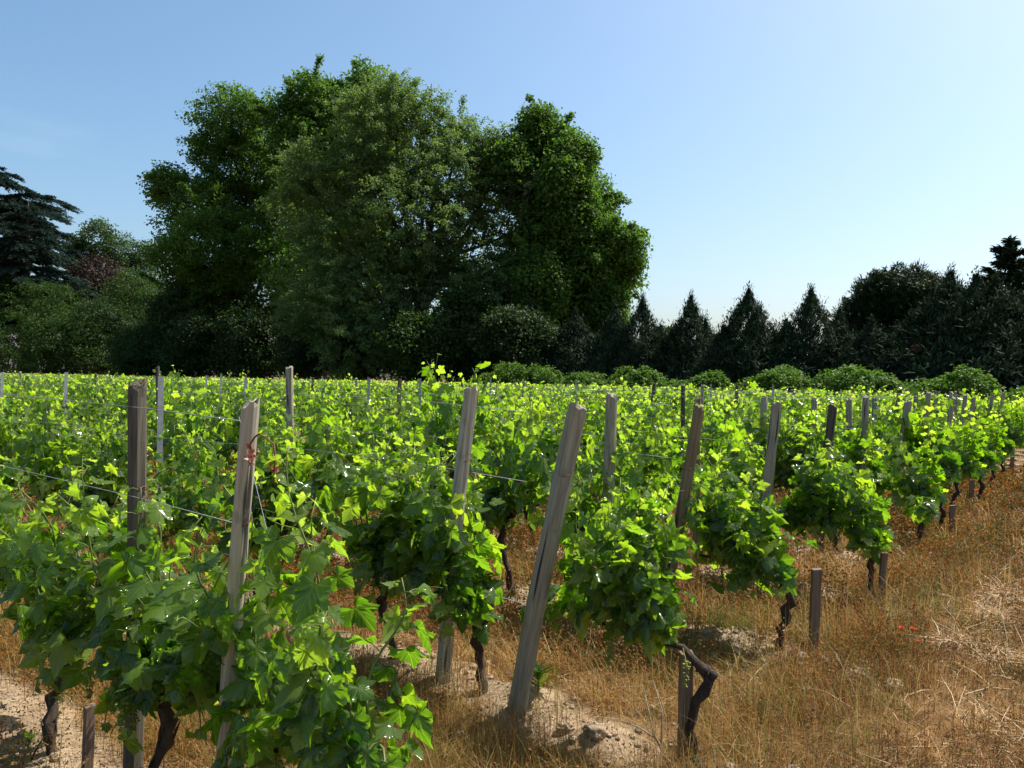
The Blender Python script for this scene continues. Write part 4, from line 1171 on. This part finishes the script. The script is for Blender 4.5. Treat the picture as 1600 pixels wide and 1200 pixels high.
def blade_tpl(n=4, bend=0.5, w=0.012):
    s = np.linspace(0, 1, n + 1)
    y = s * (1 - 0.18 * bend * s); z = 0.0 + s
    V = []; 
    for q in s:
        ww = w * (1 - q) ** 0.6 if q < 1 else 0
        b = bend * q * q
        V += [(-ww, b, q * (1 - 0.35 * bend * q)), (ww, b, q * (1 - 0.35 * bend * q))]
    V = np.array(V)[:-1]
    T = []
    for i in range(n - 1): a = 2 * i; T += [(a, a + 1, a + 3), (a, a + 3, a + 2)]
    a = 2 * (n - 1); T.append((a, a + 1, a + 2))
    return V, np.array(T)
BL = [blade_tpl(4, b, 0.012) for b in (0.15, 0.45, 0.85, 1.25)]

def zrot(a, lean_dir=None, lean=None):
    c, s = np.cos(a), np.sin(a); o = np.zeros_like(a); i = np.ones_like(a)
    return np.stack([np.stack([c, -s, o], 1), np.stack([s, c, o], 1), np.stack([o, o, i], 1)], 1)

def scatter_grass(name, label, n_tuft, per, d0, d1, keep, hgt, wid, m, seed, green=0.12, pw=0.7, sp=0.05):
    rng = np.random.default_rng(seed)
    x, y = wedge(rng, n_tuft, d0, d1, pw)
    k = keep(x, y, rng); x, y = x[k], y[k]
    th = rng.uniform(0.5, 1.2, len(x)); tg = (rng.random(len(x)) < green).astype(float)
    mb = MB()
    for t in range(4):
        m_ = rng.integers(1, per // 2 + 1)
        xx = np.repeat(x, m_) + rng.normal(0, sp, len(x) * m_); yy = np.repeat(y, m_) + rng.normal(0, sp, len(x) * m_)
        d = np.hypot(xx, yy)
        sh = np.repeat(th, m_) * rng.uniform(0.55, 1.25, len(xx)) * hgt
        ws = wid * np.clip(d / 4.0, 0.8, 5) / 0.012 * rng.uniform(0.7, 1.3, len(xx))
        S = np.stack([ws, sh, sh], 1)
        stamp(mb, *BL[t], np.stack([xx, yy, ground_z(xx, yy) - 0.01], 1), zrot(rng.uniform(0, 6.283, len(xx))), S, np.repeat(tg, m_) * rng.uniform(0.3, 1, len(xx)))
    tag(mb.build(name, m), label, 'grass', kind='stuff')

def keep_rows(x, y, rng):
    u, v, du, head, patch = masks(x, y)
    p = np.where(head, np.where(v < 0.95, 0.12, 0.5), np.where(du < 0.22, 0.25, 0.75)) * np.clip(0.55 + 0.6 * patch, 0.03, 1)
    p = np.where((u < 1.9) & (v > 1.2), p * 1.1, p)
    return rng.random(len(x)) < p
def keep_head(x, y, rng):
    u, v, du, head, patch = masks(x, y)
    return head & (v > np.where(np.hypot(x, y) < 12, 0.75, -9)) & (rng.random(len(x)) < np.clip(0.5 + 0.5 * patch, 0.05, 1))
scatter_grass('dry_grass', 'tall golden dry grass tufts between the vine rows', 9500, 12, 1.5, 11, keep_rows, 0.24, 0.0016, M_DRY, 201, 0.22)
scatter_grass('dry_grass', 'sun bleached grass spreading over the far headland', 8000, 8, 8, 45, keep_head, 0.26, 0.0016, M_DRY, 202, 0.12, 1.0, 0.15)
def keep_fore(x, y, rng):
    u, v, du, head, patch = masks(x, y)
    return (v < 1.5) & (rng.random(len(x)) < np.clip(0.65 - 0.5 * patch, 0.06, 1) * np.where((u > 4.5) & (v < 0.8), 0.5, 1))
def keep_front(x, y, rng):
    u, v, du, head, patch = masks(x, y)
    return (u < 2.75) & (u > 1.62) & (v > 0.6) & (rng.random(len(x)) < np.clip(0.7 + 0.4 * patch, 0.1, 1))
scatter_grass('dry_grass', 'short curly brown grass matting the foreground headland', 15000, 14, 1.6, 10, keep_fore, 0.14, 0.0014, M_BROWN, 203, 0.14)
def keep_ends(x, y, rng):
    u, v, du, head, patch = masks(x, y)
    return (u > 2.3) & (u < 9) & (v > 0.72) & (v < 1.5) & (rng.random(len(x)) < np.clip(0.45 + 0.7 * patch, 0.04, 1))
scatter_grass('dry_grass', 'tall arching golden grass round the row end stakes', 4600, 10, 2.4, 9, keep_ends, 0.36, 0.0013, M_DRY, 205, 0.38, 0.8)
scatter_grass('dry_grass', 'tall golden grass before the thickest leaning post', 5200, 12, 1.6, 4.6, keep_front, 0.27, 0.0013, M_DRY, 204, 0.35)

def scatter_weeds(name, label, n, m, seed, head_p, lane_p, hmax, sz):
    rng = np.random.default_rng(seed)
    x, y = wedge(rng, n, 1.6, 14, 0.75)
    u, v, du, head, patch = masks(x, y)
    p = np.where(head, np.where(v > 0.9, head_p, np.where(u > 4.2, head_p * 0.3, head_p)), np.where(du < 0.2, 0.2, lane_p)) * np.clip(0.62 - 0.55 * patch, 0.14, 1)
    k = rng.random(len(x)) < p; x, y = x[k], y[k]
    per = 44
    xx = np.repeat(x, per); yy = np.repeat(y, per); th = np.repeat(rng.uniform(0.07, hmax, len(x)), per)
    s = rng.random(len(xx))
    xx = xx + rng.normal(0, 0.035, len(xx)) * (0.6 + s); yy = yy + rng.normal(0, 0.035, len(xx)) * (0.6 + s)
    P = np.stack([xx, yy, ground_z(xx, yy) + th * s], 1)
    mb = MB(); d = np.hypot(xx, yy)
    N = rng.normal(0, 1, P.shape) + np.array((0, 0, 0.6)); Tp = rng.normal(0, 1, P.shape) + np.array((0, 0, 0.3))
    stamp(mb, LEAFQ_V * np.array((0.7, 1, 1)), LEAFQ_T, P, frames(N, Tp), sz * rng.uniform(0.6, 1.6, len(P)) * np.clip(d / 4, 0.9, 3.5))
    # thin upright stems
    xs, ys = np.repeat(x, 2), np.repeat(y, 2)
    sh = rng.uniform(0.1, 0.28, len(xs)); ws = 0.0011 / 0.012 * np.clip(np.hypot(xs, ys) / 4, 0.8, 4)
    stamp(mb, *BL[0], np.stack([xs, ys, ground_z(xs, ys) - 0.01], 1), zrot(rng.uniform(0, 6.283, len(xs))), np.stack([ws, sh, sh], 1))
    tag(mb.build(name, m, None, False), label, 'weeds', kind='stuff')
scatter_weeds('red_weeds', 'low rust red and orange weeds carpeting the lanes between rows', 17000, M_WEED, 210, 0.3, 0.85, 0.30, 0.0105)
scatter_weeds('brown_weeds', 'dark brown and olive weeds tangled through the headland grass', 24000, M_BWEED, 211, 0.95, 0.4, 0.26, 0.0095)

def scatter_straw():
    rng = np.random.default_rng(220)
    n = 46000
    x, y = wedge(rng, n, 1.6, 22, 0.8)
    u, v, du, head, patch = masks(x, y)
    p = np.where(v < 0.95, np.where(u > 4.0, 0.95, 0.6), 0.42) * np.clip(0.65 + 0.5 * patch, 0.15, 1)
    k = rng.random(len(x)) < p; x, y = x[k], y[k]
    lift = rng.random(len(x)) * 0.035
    hx, hy = wedge(rng, 260, 3.0, 22, 0.9); hu, hv = hx * H[0] + hy * H[1], hx * R[0] + hy * R[1]
    q = (hv < 0.85) & (hv > -1.5) & (hu > 3.3); hx, hy = hx[q], hy[q]          # raked heaps along the path
    hr = np.repeat(rng.uniform(0.15, 0.42, len(hx)), 300)
    e = rng.normal(0, 0.5, (len(hr), 2)) * hr[:, None]
    x = np.concatenate([x, np.repeat(hx, 300) + e[:, 0]]); y = np.concatenate([y, np.repeat(hy, 300) + e[:, 1]])
    lift = np.concatenate([lift, np.exp(-(e ** 2).sum(1) / (0.5 * hr ** 2)) * 0.30 * hr * rng.random(len(hr)) ** 0.3])
    n = len(x)
    d = np.hypot(x, y)
    V = np.array([(-1, 0, 0), (1, 0, 0), (-1, 0.5, 0.10), (1, 0.5, 0.10), (-0.4, 1, 0.02), (0.4, 1, 0.02)]); T = np.array([(0, 1, 3), (0, 3, 2), (2, 3, 5), (2, 5, 4)])
    a = rng.uniform(0, 6.283, n); el = np.abs(rng.normal(0, 0.28, n))
    Tp = np.stack([np.cos(a) * np.cos(el), np.sin(a) * np.cos(el), np.sin(el)], 1)
    L = rng.uniform(0.06, 0.26, n)
    S = np.stack([0.0013 * np.clip(d / 4, 0.8, 4), L, L], 1)
    mb = MB()
    stamp(mb, V, T, np.stack([x, y, ground_z(x, y) + lift], 1), frames(rng.normal(0, 0.4, (n, 3)) + (0, 0, 1), Tp), S)
    tag(mb.build('straw', M_STRAW), 'pale mown straw lying flat over the headland', 'straw', kind='stuff')
scatter_straw()

def keep_green(x, y, rng):
    u, v, du, head, patch = masks(x, y)
    q = bumps(x, y, 0.7, 12, 8)
    return (v > 0.4) & (v < 7) & (q > 0.9) & (rng.random(len(x)) < 0.8)
scatter_grass('green_grass', 'scattered fresh green grass tufts among the dry growth', 7000, 10, 1.8, 12, keep_green, 0.2, 0.0013, M_GREENGRASS, 206, 0.0, 0.8)

def scatter_crumbs():
    rng = np.random.default_rng(230)
    n = 16000; k = rng.integers(0, 6, n)
    v = 1.0 + 11 * rng.random(n) ** 1.6; u = ROW * (k + 1) + rng.normal(0, 0.22, n)
    x = u * H[0] + v * R[0]; y = u * H[1] + v * R[1]
    q = (y > 1.3) & (np.abs(x) / np.maximum(y, 0.1) < 0.8); x, y = x[q], y[q]; n = len(x)
    V, T = ico(); mb = MB()
    s = 0.004 + 0.026 * rng.random(n) ** 7
    stamp(mb, V * np.array((1, 0.9, 0.7)), T, np.stack([x, y, ground_z(x, y) + s * 0.2], 1), zrot(rng.uniform(0, 6.283, n)), s[:, None] * rng.uniform(0.6, 1.3, (n, 3)))
    tag(mb.build('soil_crumbs', M_CLOD, None, False), 'loose crumbs of dry sandy soil under the vines', 'soil', kind='stuff')
scatter_crumbs()

def green_weed(label, px, py, size, seed):
    x, y = ground_at(px, py); rng = np.random.default_rng(seed)
    n = 26; a = rng.uniform(0, 6.283, n)
    root = empty('green_weed', (x, y, gz(x, y))); tag(root, label, 'weed')
    mb = MB(); z = rng.random(n) * size * 0.6
    D = np.stack([np.cos(a), np.sin(a), rng.uniform(0.5, 1.6, n)], 1)
    stamp(mb, NEED_V * np.array((1.0, 1, 1)), NEED_T, np.stack([0 * z, 0 * z, z], 1), frames(np.stack([np.cos(a) * -0.5, np.sin(a) * -0.5, np.ones(n)], 1), D), size * rng.uniform(0.4, 0.75, n), np.zeros(n))
    mb.build('leaves', M_LEAF2, root)
    MB().add(*tube([(0, 0, -0.02), (0, 0, size * 0.4), (0.005, 0, size * 0.75)], (0.003, 0.0025, 0.001), 5)).build('stem', M_STEM, root)
green_weed('small fresh green weed at the foot of the thickest leaning post', 841, 1112, 0.17, 1)
green_weed('tiny green weed sprouting from bare sand in the picture corner', 45, 1180, 0.09, 2)

def poppy(label, px, py, h, u=None):
    if u is None: x, y = ground_at(px, py)
    else: x, y = uv_xy(u, row_v(px, u))
    root = empty('poppy', (x, y, gz(x, y)), PR.uniform(0, 6)); tag(root, label, 'poppy', 'red poppies')
    MB().add(*tube([(0, 0, -0.02), (0.01, 0, h * 0.5), (0.004, 0.005, h)], 0.0018, 5)).build('stem', M_STEM, root)
    sz = 0.018 * max(1, math.hypot(x, y) / 7)
    mb = MB()
    for k in range(4):
        a = k * math.pi / 2 + 0.3
        d = np.array([(math.cos(a), math.sin(a), 0.55)]); nn = np.array([(-math.cos(a) * 0.6, -math.sin(a) * 0.6, 1.0)])
        tv = np.array([(0, 0, 0), (0.45, 0.35, 0.04), (0.6, 0.75, 0.12), (0.25, 1.0, 0.2), (-0.2, 1.02, 0.2), (-0.6, 0.78, 0.12), (-0.45, 0.35, 0.04)])
        stamp(mb, tv, np.array([(0, i, i + 1) for i in range(1, 6)]), np.array([(0.004, 0.005, h)]), frames(nn, d), sz)
    mb.build('petals', M_PETAL, root)
    V, T = ico(); MB().add(V * 0.007 + np.array((0.004, 0.005, h + 0.006)), T).build('seed_head', M_BARK, root)
for px, py, h, lab in ((1407, 1050, 0.16, 'red poppy in dry grass, first of the headland trio'), (1424, 1046, 0.15, 'red poppy close beside the first of the trio'), (1431, 1060, 0.13, 'lowest red poppy of the headland trio'),
                       (1524, 800, 0.17, 'red poppy beside the short far stake'), (1263, 862, 0.15, 'red poppy glowing beneath the fourth row leaves'), (366, 815, 0.15, 'red poppy by the pale leaning post shaft'),
                       (255, 775, 0.15, 'red poppy behind the wide metal stake')):
    poppy(lab, px, py, h * 1.5)

def clod(label, px, py, r, seed):
    x, y = ground_at(px, py); rng = np.random.default_rng(seed)
    import bmesh
    bm = bmesh.new(); bmesh.ops.create_icosphere(bm, subdivisions=4, radius=1)
    V = np.array([v.co[:] for v in bm.verts]); T = np.array([[v.index for v in f.verts] for f in bm.faces]); bm.free()
    k = 1 + 0.16 * bumps(V[:, 0] * 2 + seed, V[:, 1] * 2 + V[:, 2] * 2, 0.5, 0, 8) + 0.07 * bumps(V[:, 0] * 3, V[:, 2] * 3 + V[:, 1], 0.22, 10, 10)
    o = MB().add(V * k[:, None] * r * np.array((1, 0.85, 0.7)), T).build('earth_clod', M_CLOD)
    o.location = (x, y, gz(x, y) + r * 0.3); tag(o, label, 'clod', 'clods of dry earth')
for i, (px, py, r, lab) in enumerate(((930, 1165, 0.055, 'rounded clod of dry earth in front of the thickest leaning post'), (1340, 1075, 0.07, 'flat lump of pale earth by the lone stake'),
                                      (1395, 1085, 0.06, 'pale earth lump farther from the lone stake'), (885, 1150, 0.04, 'small clod beside the rounded clod'), (655, 1040, 0.04, 'small sandy clod by the thin crooked trunk'),
                                      (1245, 1050, 0.05, 'pale clod at the foot of the leaning black trunk'), (560, 1085, 0.04, 'sandy clod on the bare strip past the first row'))):
    clod(lab, px, py, r, i)

def twig(label, pts, r, m=M_TWIG):
    o = MB()
    for q in pts: o.add(*tube(q, np.linspace(r, r * 0.4, len(q)), 5, 0.1))
    tag(o.build('dry_twig', m), label, 'twig')
def gp(px, py, z=0.0):
    x, y = ground_at(px, py); return (x, y, gz(x, y) + z)
a = gp(1045, 1190, 0.0)
ax = norm(np.array((1, 0.2, 0)))
twig('bleached forked dry stem leaning near the gnarled vine', [[np.array(a), np.array(a) + (-0.06, 0.03, 0.12), np.array(a) + (-0.10, 0.05, 0.30)], [np.array(a) + (-0.05, 0.03, 0.10), np.array(a) + (-0.13, 0.0, 0.16), np.array(a) + (-0.20, 0.0, 0.18)],
      [np.array(a) + (-0.03, 0.02, 0.08), np.array(a) + (-0.02, 0.05, 0.2), np.array(a) + (-0.06, 0.06, 0.33)]], 0.004)
b = np.array(gp(48, 1200, 0.0))
twig('short dark stick poking from sand in the picture corner', [[b, b + (0.02, 0.01, 0.05), b + (0.05, 0.02, 0.10)]], 0.005, M_BARK)
